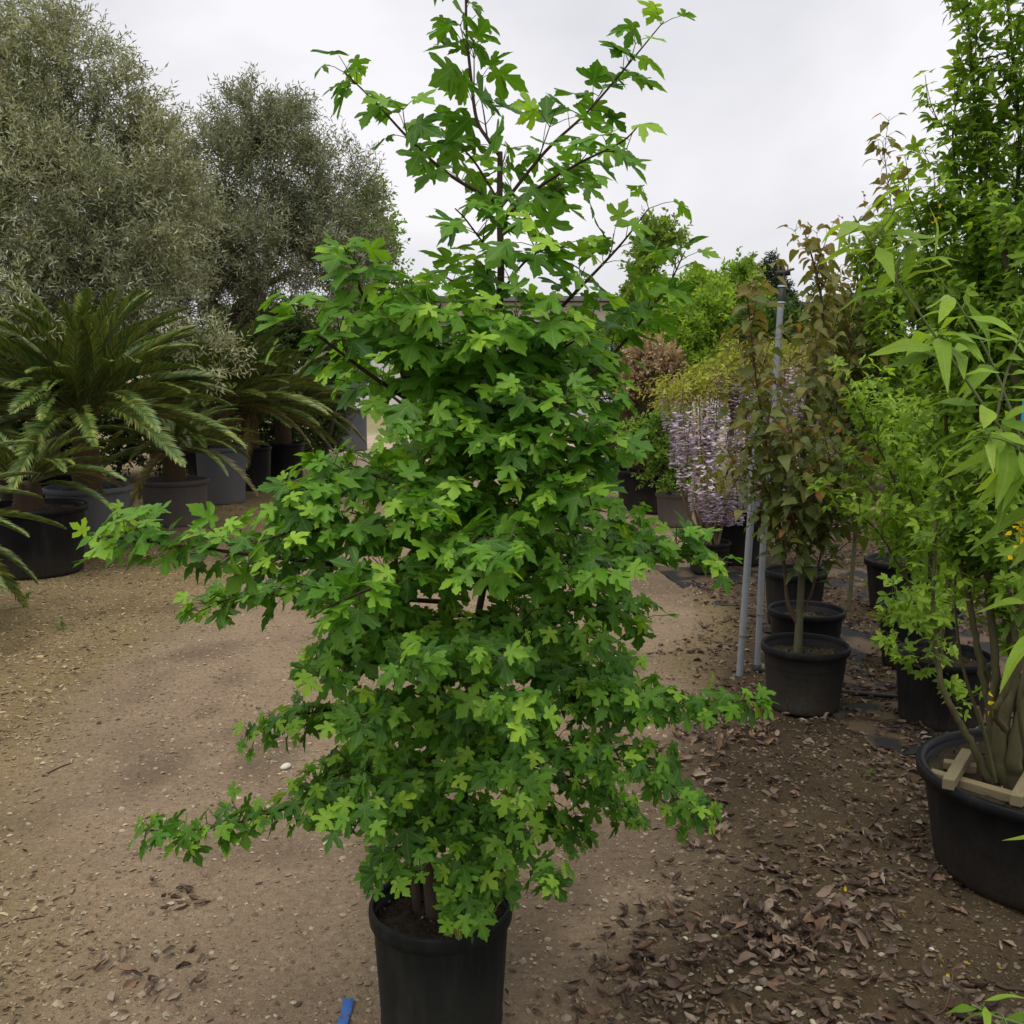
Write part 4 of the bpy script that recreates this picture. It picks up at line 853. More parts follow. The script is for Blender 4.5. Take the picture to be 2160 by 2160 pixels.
# ------------------------------------------------------------------ wisteria
def wisteria():
    base = np.array((P(1495, 1180, 7.8)[0], 7.8, 0.0)); rng = np.random.default_rng(91); root = thing('wisteria', 'wisteria with hanging lilac flower clusters and many bare brown stems', 'shrub', base)
    pot(root, base, .17, .24, M_POT, seed=91, soil_c=(.16, .10, .05)); C = (.17, .12, .075)
    for (u, v, tu, tv, d) in ((1455, 1090, 1425, 1000, -.1), (1470, 1050, 1470, 850, 0), (1478, 1060, 1490, 830, .05), (1485, 1040, 1510, 820, 0), (1480, 1000, 1450, 860, -.1), (1500, 1050, 1560, 830, .1), (1515, 1060, 1600, 800, .1), (1460, 1060, 1410, 950, .1), (1520, 1080, 1570, 980, -.1), (1490, 1000, 1530, 800, .15), (1475, 1020, 1440, 920, .1), (1530, 1090, 1600, 1010, -.05)):
        sp = spline([base + np.array((rng.uniform(-.06, .06), rng.uniform(-.05, .05), .2)), P(u, v, 7.8 + d * .5), P((u + tu) / 2, (v + tv) / 2, 7.8 + d), P(tu, tv, 7.8 + d)], n=16); g = Geo(); tube(g, sp, np.linspace(.013, .004, len(sp)), 6, np.array(C) * rng.uniform(.7, 1.2)); part('stem', g.mesh('stem'), M_BARK, root)
    Yl = [(.38, .41, .07), (.46, .47, .09), (.30, .37, .065)]
    droop = lambda d, r: np.stack([d[:, 0] * .5, d[:, 1] * .5 - .1, -np.abs(r.normal(.7, .25, len(d)))], 1) + r.normal(0, .2, (len(d), 3))
    bl = [pxb(1465, 800, 7.85, 60, 25, .25), pxb(1420, 822, 7.8, 22, 12, .2), pxb(1530, 775, 7.95, 75, 28, .25), pxb(1610, 735, 8.05, 75, 30, .25), pxb(1690, 745, 8.15, 80, 30, .25), pxb(1495, 975, 7.6, 26, 55, .15, .01), pxb(1580, 740, 7.95, 55, 22, .2)]
    part('crown', crown_mesh(cloud(rng, bl, 620, .055, .26, 11, .17, Yl, shell=.9, nup=.2, dirs=droop, twig_c=(.2, .18, .06))), M_BG, root, kind='stuff')
    meshes = []
    for s in range(6):
        r = np.random.default_rng(900 + s); g = Geo(); n = 240; L = 1.0; t = r.random(n) ** .8; a = r.random(n) * 6.28
        ax = np.array([(0.02 * math.sin(3 * q + s), 0.02 * math.cos(2 * q), -q) for q in np.linspace(0, 1, 8)]); tube(g, ax, .004, 3, (.20, .17, .09), False)
        R_ = .06 * np.sqrt(np.clip(1.08 - t, 0, 1)) * np.clip(t * 3, .3, 1) + .010; pos = np.stack([np.cos(a) * R_, np.sin(a) * R_, -t], 1); out = np.stack([np.cos(a), np.sin(a), -.25 * np.ones(n)], 1)
        faded = (t < .35 + .1 * r.random(n))[:, None]
        c = np.where(faded, np.array((.42, .34, .22)), np.where(r.random((n, 1)) < .62, np.array((.78, .71, .83)), np.array((.52, .42, .66)))) * r.uniform(.8, 1.15, (n, 1))
        sz = np.where(faded[:, 0], .5, 1.) * r.uniform(.028, .044, n)
        V, F, Cc, U = stamp(QUAD, mats(pos * np.array((1, 1, L)), out + r.normal(0, .3, (n, 3)), UP + r.normal(0, .4, (n, 3)), np.stack([sz * 1.1, sz, sz], 1)), c); g.add(V, F, None, Cc)
        me = g.mesh('raceme'); me.materials.append(M_FLOWER); meshes.append(me)
    spots = []
    for u0, u1, v0, n, l0, l1 in ((1415, 1450, 815, 4, .45, .7), (1445, 1500, 810, 7, .6, .95), (1490, 1560, 800, 8, .55, .85), (1540, 1620, 785, 8, .4, .75), (1600, 1680, 750, 7, .4, .8), (1660, 1730, 740, 7, .4, .8), (1465, 1530, 1010, 3, .3, .45), (1520, 1580, 1020, 3, .3, .5), (1580, 1700, 960, 6, .4, .6)):
        for i in range(n): spots.append((rng.uniform(u0, u1), v0 + rng.uniform(-25, 25), 7.6 + rng.uniform(-.3, .3), rng.uniform(l0, l1) * .86))
    for i, (u, v, Y, L) in enumerate(spots):
        o = bpy.data.objects.new('flower_raceme', meshes[i % 6]); col.objects.link(o); o.parent = root; o.location = tuple(P(u, v, Y) - base); w = .8 + .3 * rng.random(); o.scale = (w, w, L); o.rotation_euler = (rng.normal(0, .05), rng.normal(0, .05), rng.random() * 6)
wisteria()

# ------------------------------------------------------------------ cycads
def frond_mesh(seed, arch=1.0, dry=0.0, n=96):
    """unit-length frond along +Y arching down, leaflets in a shallow V"""
    r = np.random.default_rng(seed); g = Geo(); t = np.linspace(0, 1, 14); ax = np.stack([.03 * np.sin(2 * t + seed), t * (1 - .10 * arch * t), -.34 * arch * t ** 2.4], 1)
    tube(g, ax, np.linspace(.010, .0025, 14), 5, (.12, .13, .04), False)
    q = np.linspace(.14, .995, n); pos = np.stack([np.interp(q, t, ax[:, i]) for i in range(3)], 1); tg = unit(np.stack([np.interp(q, t, np.gradient(ax[:, i], t)) for i in range(3)], 1))
    L = (.135 * np.sin(np.clip(q * 1.02, 0, 1) * math.pi) ** .45 + .012) * r.uniform(.8, 1.12, n); ca = np.array([(.085, .155, .036), (.15, .22, .045), (.235, .28, .055), (.31, .31, .07)]); brn = np.array((.24, .14, .05))
    for s in (-1, 1):
        sd = np.tile((s, 0., 0.), (n, 1)); nr = unit(np.cross(sd, tg)) * s
        nr = np.where(nr[:, 2:3] < 0, -nr, nr); d = unit(sd * .62 + tg * (.95 + .5 * q[:, None]) + nr * .42 + r.normal(0, .06, (n, 3)))
        c = ca[np.minimum(r.integers(0, 4, n), r.integers(0, 5, n))] * r.uniform(.8, 1.3, (n, 1)); c = np.where(r.random((n, 1)) < dry, brn * r.uniform(.6, 1.2, (n, 1)), c)
        M = mats(pos, d, nr + sd * -.5, np.stack([np.full(n, .0095) * r.uniform(.8, 1.3, n), L, L], 1)); T = dict(V=np.array([(-.5, 0, 0), (.5, 0, 0), (.55, .5, .05), (0, 1, -.12), (-.55, .5, .05)]), F=np.array([(0, 1, 2), (0, 2, 4), (4, 2, 3)]), UV=np.zeros((5, 2)))
        V, F, C, U = stamp(T, M, c); g.add(V, F, None, C)
    me = g.mesh('frond'); me.materials.append(M_CYCAD); return me
FR = [frond_mesh(1, .8), frond_mesh(2, 1.1), frond_mesh(3, 1.4), frond_mesh(4, 1.0, .03), frond_mesh(5, 1.6, .55, 60)]
def cycad(label, base, r, h, mat, zc, n, L, seed, el=(-.25, 1.25), az=None, dry=.12, trunk_r=.12, wob=0.0, flare=1.0):
    rng = np.random.default_rng(seed); base = np.asarray(base, float); root = thing('cycad', label, 'palm', base, 'potted cycads in a row'); pot(root, base, r, h, mat, seed=seed, wob=wob, soil_c=(.10, .055, .03), taper=.86)
    g = Geo(); zs = np.linspace(h - .07, zc, 14); lathe(g, [(trunk_r * (1 + .12 * (i % 2)) * (1 - .25 * i / 13), z) for i, z in enumerate(zs)] + [(.02, zc + .05)], base, 18, (.075, .05, .03)); part('trunk', g.mesh('trunk'), M_BARK, root)
    for i in range(n):
        e = el[0] + (el[1] - el[0]) * ((i + .5) / n) ** .8 + rng.normal(0, .08); a = i * 2.39996 + rng.normal(0, .15) if az is None else rng.uniform(*az)
        k = 4 if (e < el[0] + .25 and rng.random() < dry * 3) else rng.integers(0, 4); o = bpy.data.objects.new('frond', FR[k]); col.objects.link(o); o.parent = root
        o.location = (.07 * math.cos(a), .07 * math.sin(a), zc + .02 + .03 * max(e, 0)); s = L * rng.uniform(.82, 1.12) * (1 - .12 * max(0, e)); o.scale = (s * flare, s, s)
        o.rotation_euler = Matrix.Rotation(a - math.pi / 2, 4, 'Z').to_3x3().to_4x4().to_euler()
        o.rotation_euler = (Matrix.Rotation(a - math.pi / 2, 4, 'Z') @ Matrix.Rotation(e, 4, 'X') @ Matrix.Rotation(rng.normal(0, .25), 4, 'Y')).to_euler()
    return root
c1 = G(70, 1205); cycad('low scraggly cycad with yellowing fronds in a plain black tub', c1, .42, .52, M_POT, .66, 34, .80, 101, el=(.15, 1.2), dry=.25)
c2 = G(235, 1165); cycad('large cycad with dense upright fronds in a blue grey pot', c2 + np.array((-.22, .12, 0)), .36, .56, M_POTB, 1.15, 105, 1.32, 102, el=(.08, 1.5))
c3 = G(372, 1105); cycad('cycad with drooping fronds in a soil stained brown pot', c3, .34, .46, M_POTGR, .72, 40, .85, 103, el=(-.1, 1.1), dry=.25)
c4 = G(470, 1060); cycad('tall fan fronded cycad in a high grey drum', c4, .30, .66, M_POTB, 1.1, 90, 1.3, 104, el=(.05, 1.5))
c5 = G(532, 1032); cycad('shaded cycad in a narrow dark pot beside the high grey drum', c5, .27, .56, M_POT, .95, 60, 1.2, 105, el=(.05, 1.45))
c6 = G(600, 1010); cycad('shaded cycad farthest along the row of cycads', c6, .30, .52, M_POT, .95, 60, 1.3, 106, el=(.05, 1.45))
c7 = np.array((-3.6, 5.85, 0.)); cycad('cycad with blue green fronds reaching in beside the plain black tub', c7, .3, .42, M_POT, .62, 46, .95, 107, el=(-.6, 1.1))
c8 = np.array((-5.0, 8.9, 0.)); cycad('cycad standing behind the large upright one under the olive', c8, .36, .5, M_POT, 1.15, 40, 1.3, 108, el=(-.2, 1.3))
# far crinkled grey drum
fd = G(742, 950); root = thing('planter_drum', 'crinkled blue grey drum at the far end of the cycad row', 'pot', fd); pot(root, fd, .31, .80, pot_mat('crinkled_drum', (.085, .09, .11), (.2, .17, .13), .5, .5, .6, .6), taper=.94, wob=.03, seed=9)

# ------------------------------------------------------------------ empty and background pots
def lone_pot(u, v, Y, r, h, mat, label, seed, plant=None):
    b = np.array((P(u, v, Y)[0], Y, 0.)); root = thing('plant_pot', label, 'pot', b); pot(root, b, r, h, mat, seed=seed); return root, b
r_, b = lone_pot(1553, 1100, 8.25, .30, .50, M_POT, 'big black pot standing behind the wisteria stems', 201)
r_, b = lone_pot(1910, 1220, 6.5, .26, .34, M_POT, 'wide black pot behind the weeds on the black ground fabric', 202)

# ------------------------------------------------------------------ steel pipes with sprinkler
def pipe_thing(name, label, cat, pts, r, group=None, head=False):
    root = thing(name, label, cat, pts[0], group); g = Geo(); sp = spline(pts, n=24); tube(g, sp, r, 12, (.24, .26, .28)); part('pipe', g.mesh('pipe'), M_STEEL, root)
    d = unit(sp[-1] - sp[-3]); t = sp[-1]
    if head:
        g = Geo(); tube(g, [t - d * .03, t + d * .06], [r * 1.2, r * 1.15], 12, (.02, .02, .02)); part('coupling', g.mesh('coupling'), M_PLASTIC, root)
        g = Geo(); tube(g, [t - d * .034, t - d * .028], r * 1.28, 12, (.45, .45, .45)); tube(g, [t + d * .045, t + d * .052], r * 1.28, 12, (.45, .45, .45)); part('clamp', g.mesh('clamp'), M_STEEL, root)
        g = Geo(); q = t + d * .06; tube(g, [q, q + d * .05], [r * .8, r * .9], 10, (.02, .02, .022)); box(g, q + d * .055, (.07, .028, .022), rotz(.3), (.025, .024, .024)); tube(g, [q + d * .05, q + d * .10], [.006, .006], 6, (.03, .03, .03))
        tube(g, spline([q + d * .05 + np.array((-.02, 0, 0)), q + d * .09 + np.array((-.022, 0, 0)), q + d * .105, q + d * .09 + np.array((.022, 0, 0)), q + d * .05 + np.array((.02, 0, 0))], n=14), .004, 6, (.16, .10, .05)); tube(g, [q + d * .06, q + d * .065 + np.array((.055, 0, .01))], .007, 6, (.15, .09, .05)); part('sprinkler_head', g.mesh('sprinkler_head'), M_PLASTIC, root)
        g = Geo(); b0 = np.asarray(pts[0]); tube(g, [b0 + UP * .0, b0 + UP * .035], r * 1.5, 12, (.02, .02, .022)); tube(g, [b0 + UP * .018, b0 + UP * .018 + np.array((.07, 0, 0))], r * 1.2, 10, (.22, .20, .16)); part('elbow', g.mesh('elbow'), M_PLASTIC, root)
    for k in (.12,):
        g = Geo(); i = int(len(sp) * k); tube(g, [sp[i], sp[i] + unit(sp[i + 1] - sp[i]) * .012], r * 1.18, 10, (.12, .11, .10)); part('wire_tie', g.mesh('wire_tie'), M_STEEL, root)
pb1 = G(1597, 1415); pb0 = G(1560, 1425)
pipe_thing('sprinkler_riser', 'tall grey steel riser pipe topped by a black sprinkler head', 'pipe', [pb1, P(1612, 1110, pb1[1] + .02), P(1630, 890, pb1[1] + .05), P(1648, 625, pb1[1] + .08)], .0165, None, True)
pipe_thing('support_pipe', 'shorter grey steel pipe standing beside the sprinkler riser', 'pipe', [pb0, P(1583, 1100, pb0[1]), P(1594, 900, pb0[1] + .02)], .0185)
fb = G(1303, 1032); pipe_thing('sprinkler_riser', 'far steel riser pipe beside the large far black pot', 'pipe', [fb, fb + np.array((.03, 0, .8)), P(1335, 700, fb[1])], .022); fb2 = G(1325, 1028)
pipe_thing('support_pipe', 'far short steel pipe beside the large far black pot', 'pipe', [fb2, fb2 + np.array((.03, 0, .5)), fb2 + np.array((.05, 0, .95))], .02)
g = Geo(); a, b = G(1600, 1452), G(1990, 1482); tube(g, spline([a + UP * .012, (a * .66 + b * .34) + UP * .016, (a * .3 + b * .7) + UP * .012, b + UP * .012], n=24), .0125, 10, (.022, .02, .02)); single('irrigation_hose', g.mesh('irrigation_hose'), M_PLASTIC, 'black irrigation hose lying on the soil between two pots', 'hose')

# ------------------------------------------------------------------ building far behind
def building():
    Yb = 36.0; x0, x1 = P(640, 700, Yb)[0], P(1560, 700, Yb)[0]; zt = P(1000, 637, Yb)[2]; root = thing('white_building', 'long low white building with flat grey roof edge', 'building', ((x0 + x1) / 2, Yb, 0))
    cx, w = (x0 + x1) / 2, x1 - x0
    def z(v): return P(1000, v, Yb)[2]
    M_W = tint_mat('painted_wall', .8, .25, 1.5, .08, .1, .01)
    def slab(name, v0, v1, dy, c, d=.4, xa=x0, xb=x1):
        g = Geo(); box(g, ((xa + xb) / 2, Yb - dy, (z(v0) + z(v1)) / 2), (xb - xa, d, z(v0) - z(v1)), None, c); return part(name, g.mesh(name, False), M_W, root)
    g = Geo(); box(g, (cx, Yb + 4, z(650) / 2), (w - .3, 8, z(650)), None, (.66, .65, .66)); wall = part('wall', g.mesh('wall', False), M_W, root)
    g = Geo(); box(g, (cx, Yb + 3.6, z(633)), (w + .6, 9.0, .16), None, (.17, .17, .175)); part('roof', g.mesh('roof', False), M_W, root)
    slab('fascia', 640, 680, .25, (.50, .45, .38), .5); slab('soffit_beam', 681, 700, .12, (.42, .38, .32), .3); slab('canopy', 712, 722, .5, (.22, .22, .22), 1.0, P(1000, 700, Yb)[0], P(1420, 700, Yb)[0])
    for u0, u1, v0, v1 in ((1150, 1200, 725, 760), (900, 940, 740, 790), (1280, 1310, 735, 800), (700, 780, 730, 780)):
        a, b = P(u0, 700, Yb)[0], P(u1, 700, Yb)[0]; g = Geo(); box(g, ((a + b) / 2, Yb - .02, (z(v0) + z(v1)) / 2), (b - a, .1, z(v0) - z(v1)), None, (.30, .31, .32)); wnd = part('window', g.mesh('window', False), M_W, root)
        g = Geo(); box(g, ((a + b) / 2, Yb - .06, (z(v0) + z(v1)) / 2), (b - a - .12, .06, z(v0) - z(v1) - .12), None, (.03, .035, .04)); part('pane', g.mesh('pane', False), M_PLASTIC, wnd)
building()
g = Geo(); Yr = 44.; a, b = P(1260, 660, Yr), P(1640, 660, Yr); box(g, ((a[0] + b[0]) / 2, Yr, a[2] / 2), (b[0] - a[0], 6, a[2]), None, (.30, .29, .28)); sh = thing('grey_shed', 'grey shed with dark roof behind the young trees', 'building', ((a[0] + b[0]) / 2, Yr, 0)); part('wall', g.mesh('wall', False), M_PLASTIC, sh)
g = Geo(); box(g, ((a[0] + b[0]) / 2, Yr, a[2] + .12), (b[0] - a[0] + .8, 6.8, .22), None, (.12, .115, .115)); part('roof', g.mesh('roof', False), M_PLASTIC, sh)
bp = np.array((P(1105, 850, 30.)[0], 30., 0.)); root = thing('brick_pallet', 'small stack of reddish bricks before the white building', 'bricks', bp); br = Geo(); box(br, (0, 0, 0), (.24, .24, .10), None, (.30, .17, .12)); bm_ = br.mesh('brick', False); bm_.materials.append(M_STONE)
for i in range(4):
    for j in range(9):
        o = bpy.data.objects.new('brick', bm_); col.objects.link(o); o.parent = root; o.location = (-.56 + i * .26 + (j % 2) * .05, 0, .06 + j * .105)
bs = np.array((P(1288, 760, 26.)[0], 26., 0.)); root = thing('blue_sign', 'pale blue panel on post beside the white building', 'sign', bs); g = Geo(); box(g, bs + UP * P(1288, 742, 26.)[2], (.55, .04, .6), None, (.25, .36, .55)); part('panel', g.mesh('panel', False), M_PLASTIC, root); g = Geo(); tube(g, [bs + np.array((0, .06, 0)), bs + np.array((0, .06, P(1288, 735, 26.)[2]))], .03, 8, (.3, .3, .3)); part('post', g.mesh('post'), M_STEEL, root)

# ------------------------------------------------------------------ ground cover
rng = np.random.default_rng(300)
def spread(n, ymin, ymax, xmin, xmax, power=1.0):
    """ground points, denser towards the near end"""
    y = ymin * (ymax / ymin) ** (rng.random(n) ** power); x = rng.uniform(xmin, xmax, n); k = (np.abs(x) < .56 * y + .5); return x[k], y[k]
x, y = spread(75000, 1.7, 12, -4.5, 4)
sz = rng.gamma(1.5, .0022, len(x)) + .0014; sz = np.minimum(sz, .014); sm = soil_mask(x, y)
pal = np.array([(.38, .30, .20), (.32, .24, .15), (.42, .35, .25), (.20, .15, .09), (.34, .255, .16)]); c = pal[rng.integers(0, 5, len(x))] * rng.uniform(.6, 1.1, (len(x), 1)) * (1 - .42 * sm[:, None])
V, F, C, U = stamp(PEBBLE, mats(np.stack([x, y, gz(x, y) + sz * .15], 1), rng.normal(0, 1, (len(x), 3)) * np.array((1, 1, .2)), UP + rng.normal(0, .2, (len(x), 3)), np.stack([sz, sz * 1.3, sz * .8], 1)), c)
single('gravel', build('gravel', V, F, None, C, smooth=False), M_STONE, 'fine pale gravel scattered over the path', 'gravel', kind='stuff')
CHIP = dict(V=np.array([(-.5, 0, 0), (.5, 0, .1), (.45, .5, .22), (.3, 1, .05), (-.35, 1, 0), (-.55, .5, .16)]), F=np.array([(0, 1, 2), (0, 2, 5), (5, 2, 3), (5, 3, 4)]))
x, y = spread(110000, 1.7, 13, -5.2, 4); lm, sm = litter_mask(x, y), soil_mask(x, y); keep = rng.random(len(x)) < (.38 + .75 * lm + .4 * sm) * np.clip(2.2 * vnoise(x * 1.9, y * 1.9, 55) - .15 + .5 * lm, .12, 1.5); x, y, lm, sm = x[keep], y[keep], lm[keep], sm[keep]
sz = rng.gamma(1.8, .0048, len(x)) + .003; sz = np.minimum(sz, .035); sz = sz * (.72 + np.maximum(.75 * lm, .4 * sm))
pal = np.array([(.18, .13, .08), (.12, .085, .05), (.23, .165, .10), (.28, .215, .125), (.08, .058, .04)]); c = pal[rng.integers(0, 5, len(x))] * (rng.uniform(.7, 1.25, (len(x), 1)) * (1 + .5 * lm[:, None]) * (1 - .35 * sm[:, None]))
V, F, C, U = stamp(CHIP, mats(np.stack([x, y, gz(x, y) + .002], 1), rng.normal(0, 1, (len(x), 3)) * np.array((1, 1, .12)), UP + rng.normal(0, .28, (len(x), 3)), np.stack([sz * rng.uniform(.18, .5, len(x)), sz, sz * .6], 1)), c)
single('chip_litter', build('chip_litter', V, F, None, C), M_DEBRIS, 'brown chips and leaf scraps littering the ground under the olives', 'litter', kind='stuff')
# fallen leaves, curled and dry
def dry_leaf(seed):
    r = random.Random(seed); V = []; n = 6; m = 4; cu, cl = r.uniform(1.0, 3.2), r.uniform(-1.0, 1.2)
    for i in range(n):
        t = i / (n - 1); w = .36 * math.sin(math.pi * min(1, t * .9 + .08)) ** .7 * r.uniform(.75, 1.15)
        for j in range(m):
            s = (j / (m - 1) - .5) * 2; a = s * cu * .8; V.append((w * math.sin(a) / max(.3, cu * .8), t + .05 * r.uniform(-1, 1) * abs(s), w * (1 - math.cos(a)) / max(.3, cu * .8) + cl * (t - .5) ** 2 + r.uniform(-.055, .055)))
    F = []
    for i in range(n - 1):
        for j in range(m - 1): a = i * m + j; F += [(a, a + 1, a + m + 1), (a, a + m + 1, a + m)]
    return dict(V=np.array(V), F=np.array(F), UV=np.zeros((n * m, 2)))
T_DRY = [dry_leaf(s) for s in range(8)]
DRY = np.array([(.19, .13, .095), (.24, .175, .125), (.12, .085, .065), (.30, .235, .175), (.15, .105, .085), (.23, .145, .095)])
VV, FF, CC, n0 = [], [], [], 0
for t in T_DRY:
    x, y = spread(2200, 2.0, 9, -.5, 3.6); k = rng.random(len(x)) < np.clip(soil_mask(x, y) * 2, 0, 1) * np.where(vnoise(x * 2.3, y * 2.3, 44) > .47, .95, .15); x, y = x[k], y[k]; sz = rng.uniform(.018, .055, len(x))
    V, F, C, U = stamp(t, mats(np.stack([x, y, gz(x, y) + .004], 1), rng.normal(0, 1, (len(x), 3)) * np.array((1, 1, .15)), UP + rng.normal(0, .45, (len(x), 3)), sz), DRY[rng.integers(0, 6, len(x))] * rng.uniform(.6, 1.15, (len(x), 1)))
    VV.append(V); FF.append(F + n0); CC.append(C); n0 += len(V)
single('leaf_litter', build('leaf_litter', np.concatenate(VV), np.concatenate(FF), None, np.concatenate(CC)), M_DEBRIS, 'brown dead leaves trodden into the damp soil strip', 'leaves', kind='stuff')
dm = []
for i, t in enumerate(T_DRY):
    for j in range(3):
        me = build('dry_leaf', t['V'], t['F'], None, DRY[(i + j * 2) % 6]); me.materials.append(M_DEBRIS); dm.append(me)
def lay(u, v, su, sv, n, zr, smin, smax, label, grp):
    for i in range(n):
        p = G(rng.normal(u, su), rng.normal(v, sv)); o = bpy.data.objects.new('dry_leaf', dm[rng.integers(len(dm))]); col.objects.link(o); s = rng.uniform(smin, smax)
        o.location = (p[0], p[1], float(gz(p[0], p[1])) + .006 + rng.random() * zr); o.rotation_euler = (rng.normal(0, .45), rng.normal(0, .45), rng.random() * 6.28); o.scale = (s, s, s); o['label'] = label; o['category'] = 'dead leaf'; o['group'] = grp
lay(1680, 1990, 85, 35, 115, .03, .035, .062, 'curled dry brown leaf in the drifted pile beside the wide tub', 'dry leaves in the pile near the tub')
lay(1800, 1940, 60, 22, 35, .012, .035, .058, 'curled dry brown leaf in the drifted pile beside the wide tub', 'dry leaves in the pile near the tub')
lay(1440, 1700, 70, 60, 70, .012, .035, .06, 'dry brown leaf in the drift along the path edge', 'dry leaves drifted along the path edge')
lay(1540, 1560, 70, 45, 45, .008, .035, .065, 'dry brown leaf lying in front of the steel pipes', 'dry leaves in front of the pipes')
lay(380, 1890, 28, 28, 14, .004, .03, .05, 'dark dead leaf lying on the sandy path', 'dead leaves on the path'); lay(1062, 2135, 22, 18, 9, .006, .02, .035, 'dark crumpled leaf at the foot of the maple pot', 'dead leaves at the maple pot'); lay(330, 2060, 90, 50, 24, .004, .03, .05, 'dark dead leaf lying on the sandy path', 'dead leaves on the path')
# twigs
tw = [(1815, 1765, 1850, 1735, .006, 'thick black stick on the soil strip beside the tub'), (1720, 1660, 1745, 1690, .004, 'short dark stick standing out of the clods near the tub'), (1820, 1515, 1960, 1548, .0035, 'long reddish brown twig on the black fabric behind the tub'), (1890, 1530, 1800, 1560, .003, 'crossing brown twig on the black fabric behind the tub'), (2100, 2075, 2160, 2092, .006, 'bent dark stick at the foot of the wide tub'),
      (1875, 1870, 1925, 1890, .004, 'brown stick with bark in front of the wide tub'), (1590, 1515, 1660, 1605, .003, 'curved dark wire like twig beside the dusty pot'), (90, 1640, 150, 1612, .0035, 'straight brown twig on the left of the sandy path'), (0, 1950, 85, 1935, .003, 'thin pale twig lying on the sandy path'), (2010, 2060, 1930, 2160, .003, 'thin dark seam of twig beside the long leaved shrub')]
for u0, v0, u1, v1, r, lab in tw:
    a, b = G(u0, v0), G(u1, v1); m = (a + b) / 2 + rng.normal(0, .06, 3) * np.linalg.norm(b - a) * np.array((1, 1, 0)); g = Geo(); p = spline([a, m, b], n=10); p[:, 2] = gz(p[:, 0], p[:, 1]) + r * .9; tube(g, p, np.linspace(r, r * .6, len(p)), 6, (.07, .042, .028) if r > .003 else (.10, .06, .04)); single('twig', g.mesh('twig'), M_TWIG, lab, 'twig', 'twigs on the ground')
# larger stones
def stone(u, v, s, c, label, grp=None, seed=0):
    r = np.random.default_rng(seed); a, b = np.meshgrid(np.linspace(0, 2 * math.pi, 13)[:-1], np.linspace(0, math.pi, 8)); a, b = a.ravel(), b.ravel(); k = 1 + .12 * np.sin(a * 2 + seed) + .08 * np.cos(b * 3 + seed)
    V = np.stack([np.cos(a) * np.sin(b) * k, np.sin(a) * np.sin(b) * k * .72, np.cos(b) * .5], 1) * s @ rotz(seed).T; p = G(u, v); V = V + np.array((0, 0, 0)); i = (np.arange(7)[:, None] * 12); j = np.arange(12)[None]; kk = (j + 1) % 12
    me = build('stone', V, None, np.stack([i + j, i + kk, i + 12 + kk, i + 12 + j], -1).reshape(-1, 4), np.asarray(c)); single('stone', me, M_STONE, label, 'stone', grp, loc=(p[0], p[1], float(gz(p[0], p[1])) + s * .22))
stone(603, 1618, .024, (.62, .58, .50), 'smooth white stone on the path beside the maple', None, 1)
for i, (u, v, s) in enumerate(((1492, 2007, .011), (1508, 1980, .010), (1490, 2095, .013), (1445, 1988, .010), (1435, 1920, .009), (1675, 2143, .009), (1715, 2155, .011), (1560, 2155, .010), (1600, 2095, .011), (1750, 1905, .008), (1860, 2025, .011), (1475, 2050, .008), (1455, 2105, .007), (1900, 2060, .008), (1590, 2035, .012), (1480, 2160, .008), (1965, 2005, .008), (1540, 2060, .009))):
    stone(u, v, s, np.array((.50, .44, .33)) * rng.uniform(.7, 1.15), 'small pale rounded pebble near the pile of dry leaves', 'pebbles near the dry leaf pile', i + 2)
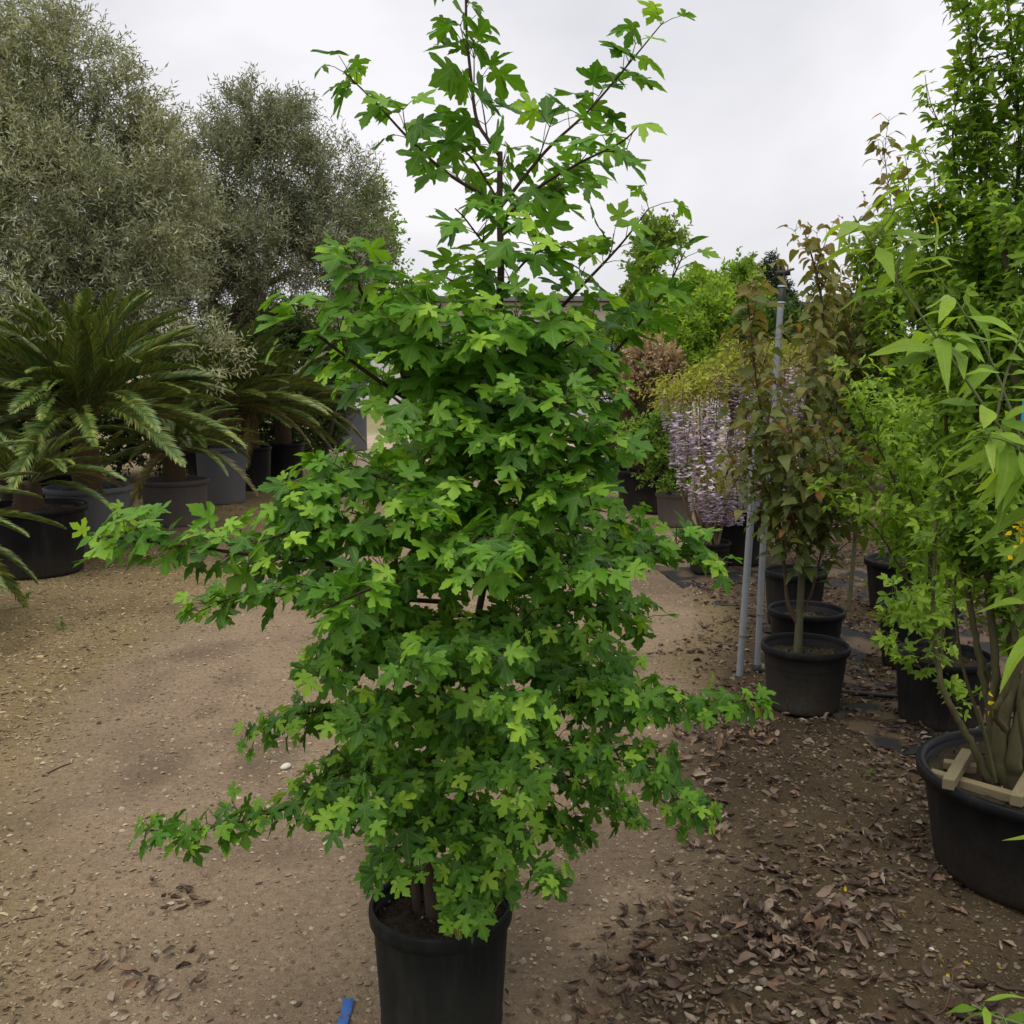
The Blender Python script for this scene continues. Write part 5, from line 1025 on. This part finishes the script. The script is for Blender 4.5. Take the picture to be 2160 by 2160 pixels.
# blue tag on the path, yellow petals, weeds
g = Geo(); a, b = G(722, 2175), G(737, 2112); d = b - a; s = unit(np.cross(d, UP)); V = []
for i in range(9):
    t = i / 8; w = .0125 * (1 if i < 8 else .6); z = .006 + .006 * math.sin(t * 9) + .004 * math.sin(t * 23)
    for q in (-1, 0, 1): V.append(a + d * t + s * w * q + UP * (z + .004 * abs(q) + float(gz(a[0], a[1]))))
Q = [(i * 3 + j, i * 3 + j + 1, i * 3 + j + 4, i * 3 + j + 3) for i in range(8) for j in range(2)]; g.add(V, None, Q, (.035, .13, .42)); o = single('ribbon', g.mesh('ribbon'), M_PLASTIC, 'crumpled blue plastic ribbon lying beside the maple pot', 'ribbon'); o.modifiers.new('thick', 'SOLIDIFY').thickness = .0012
for i, (u, v) in enumerate(((1664, 1850), (1782, 1885), (1825, 1908), (1908, 1923), (1986, 2032), (2040, 2045), (2105, 2048), (2000, 2062), (1400, 1732), (1790, 1750))):
    p = G(u, v); me = build('petal', T_DRY[i % 8]['V'] - np.array((0, .5, 0)), T_DRY[i % 8]['F'], None, (.62, .47, .02)); o = single('petal', me, M_FLOWER, 'small fallen yellow petal on the damp soil', 'petal', 'fallen yellow petals', loc=(p[0], p[1], float(gz(p[0], p[1])) + .008)); o.scale = (.016,) * 3; o.rotation_euler = (rng.normal(0, .5), rng.normal(0, .5), rng.random() * 6)
for i, (u, v, h, lab) in enumerate(((1835, 1243, .11, 'small green weed growing on the black fabric beside the pots'), (130, 1330, .07, 'low yellow green weed in the litter beside the black tub'), (1835, 1640, .04, 'tiny green seedling on the soil strip before the tub'), (55, 1265, .06, 'little weed tuft at the foot of the black tub'))):
    p = G(u, v); r = np.random.default_rng(400 + i); n = 16; d = unit(r.normal(0, .5, (n, 3)) * np.array((1, 1, .2)) + UP * .9); root = thing('weed', lab, 'weed', p); V, F, C, U = stamp(oval_leaf(3, .28, 3, .3, .4), mats(p + r.normal(0, .012, (n, 3)) * np.array((1, 1, 0)) + UP * r.uniform(0, h * .5, (n, 1)), d, r.normal(0, 1, (n, 3)) + UP * .3, h * r.uniform(.4, .8, n)), np.array([(.09, .17, .03), (.13, .20, .04)])[r.integers(0, 2, n)]); part('leaf_tuft', build('leaf_tuft', V, F, None, C, U), M_BG, root)
    g = Geo(); tube(g, [p, p + UP * h * .6], .0015, 4, (.10, .15, .04)); part('stem', g.mesh('stem'), M_TWIG, root)
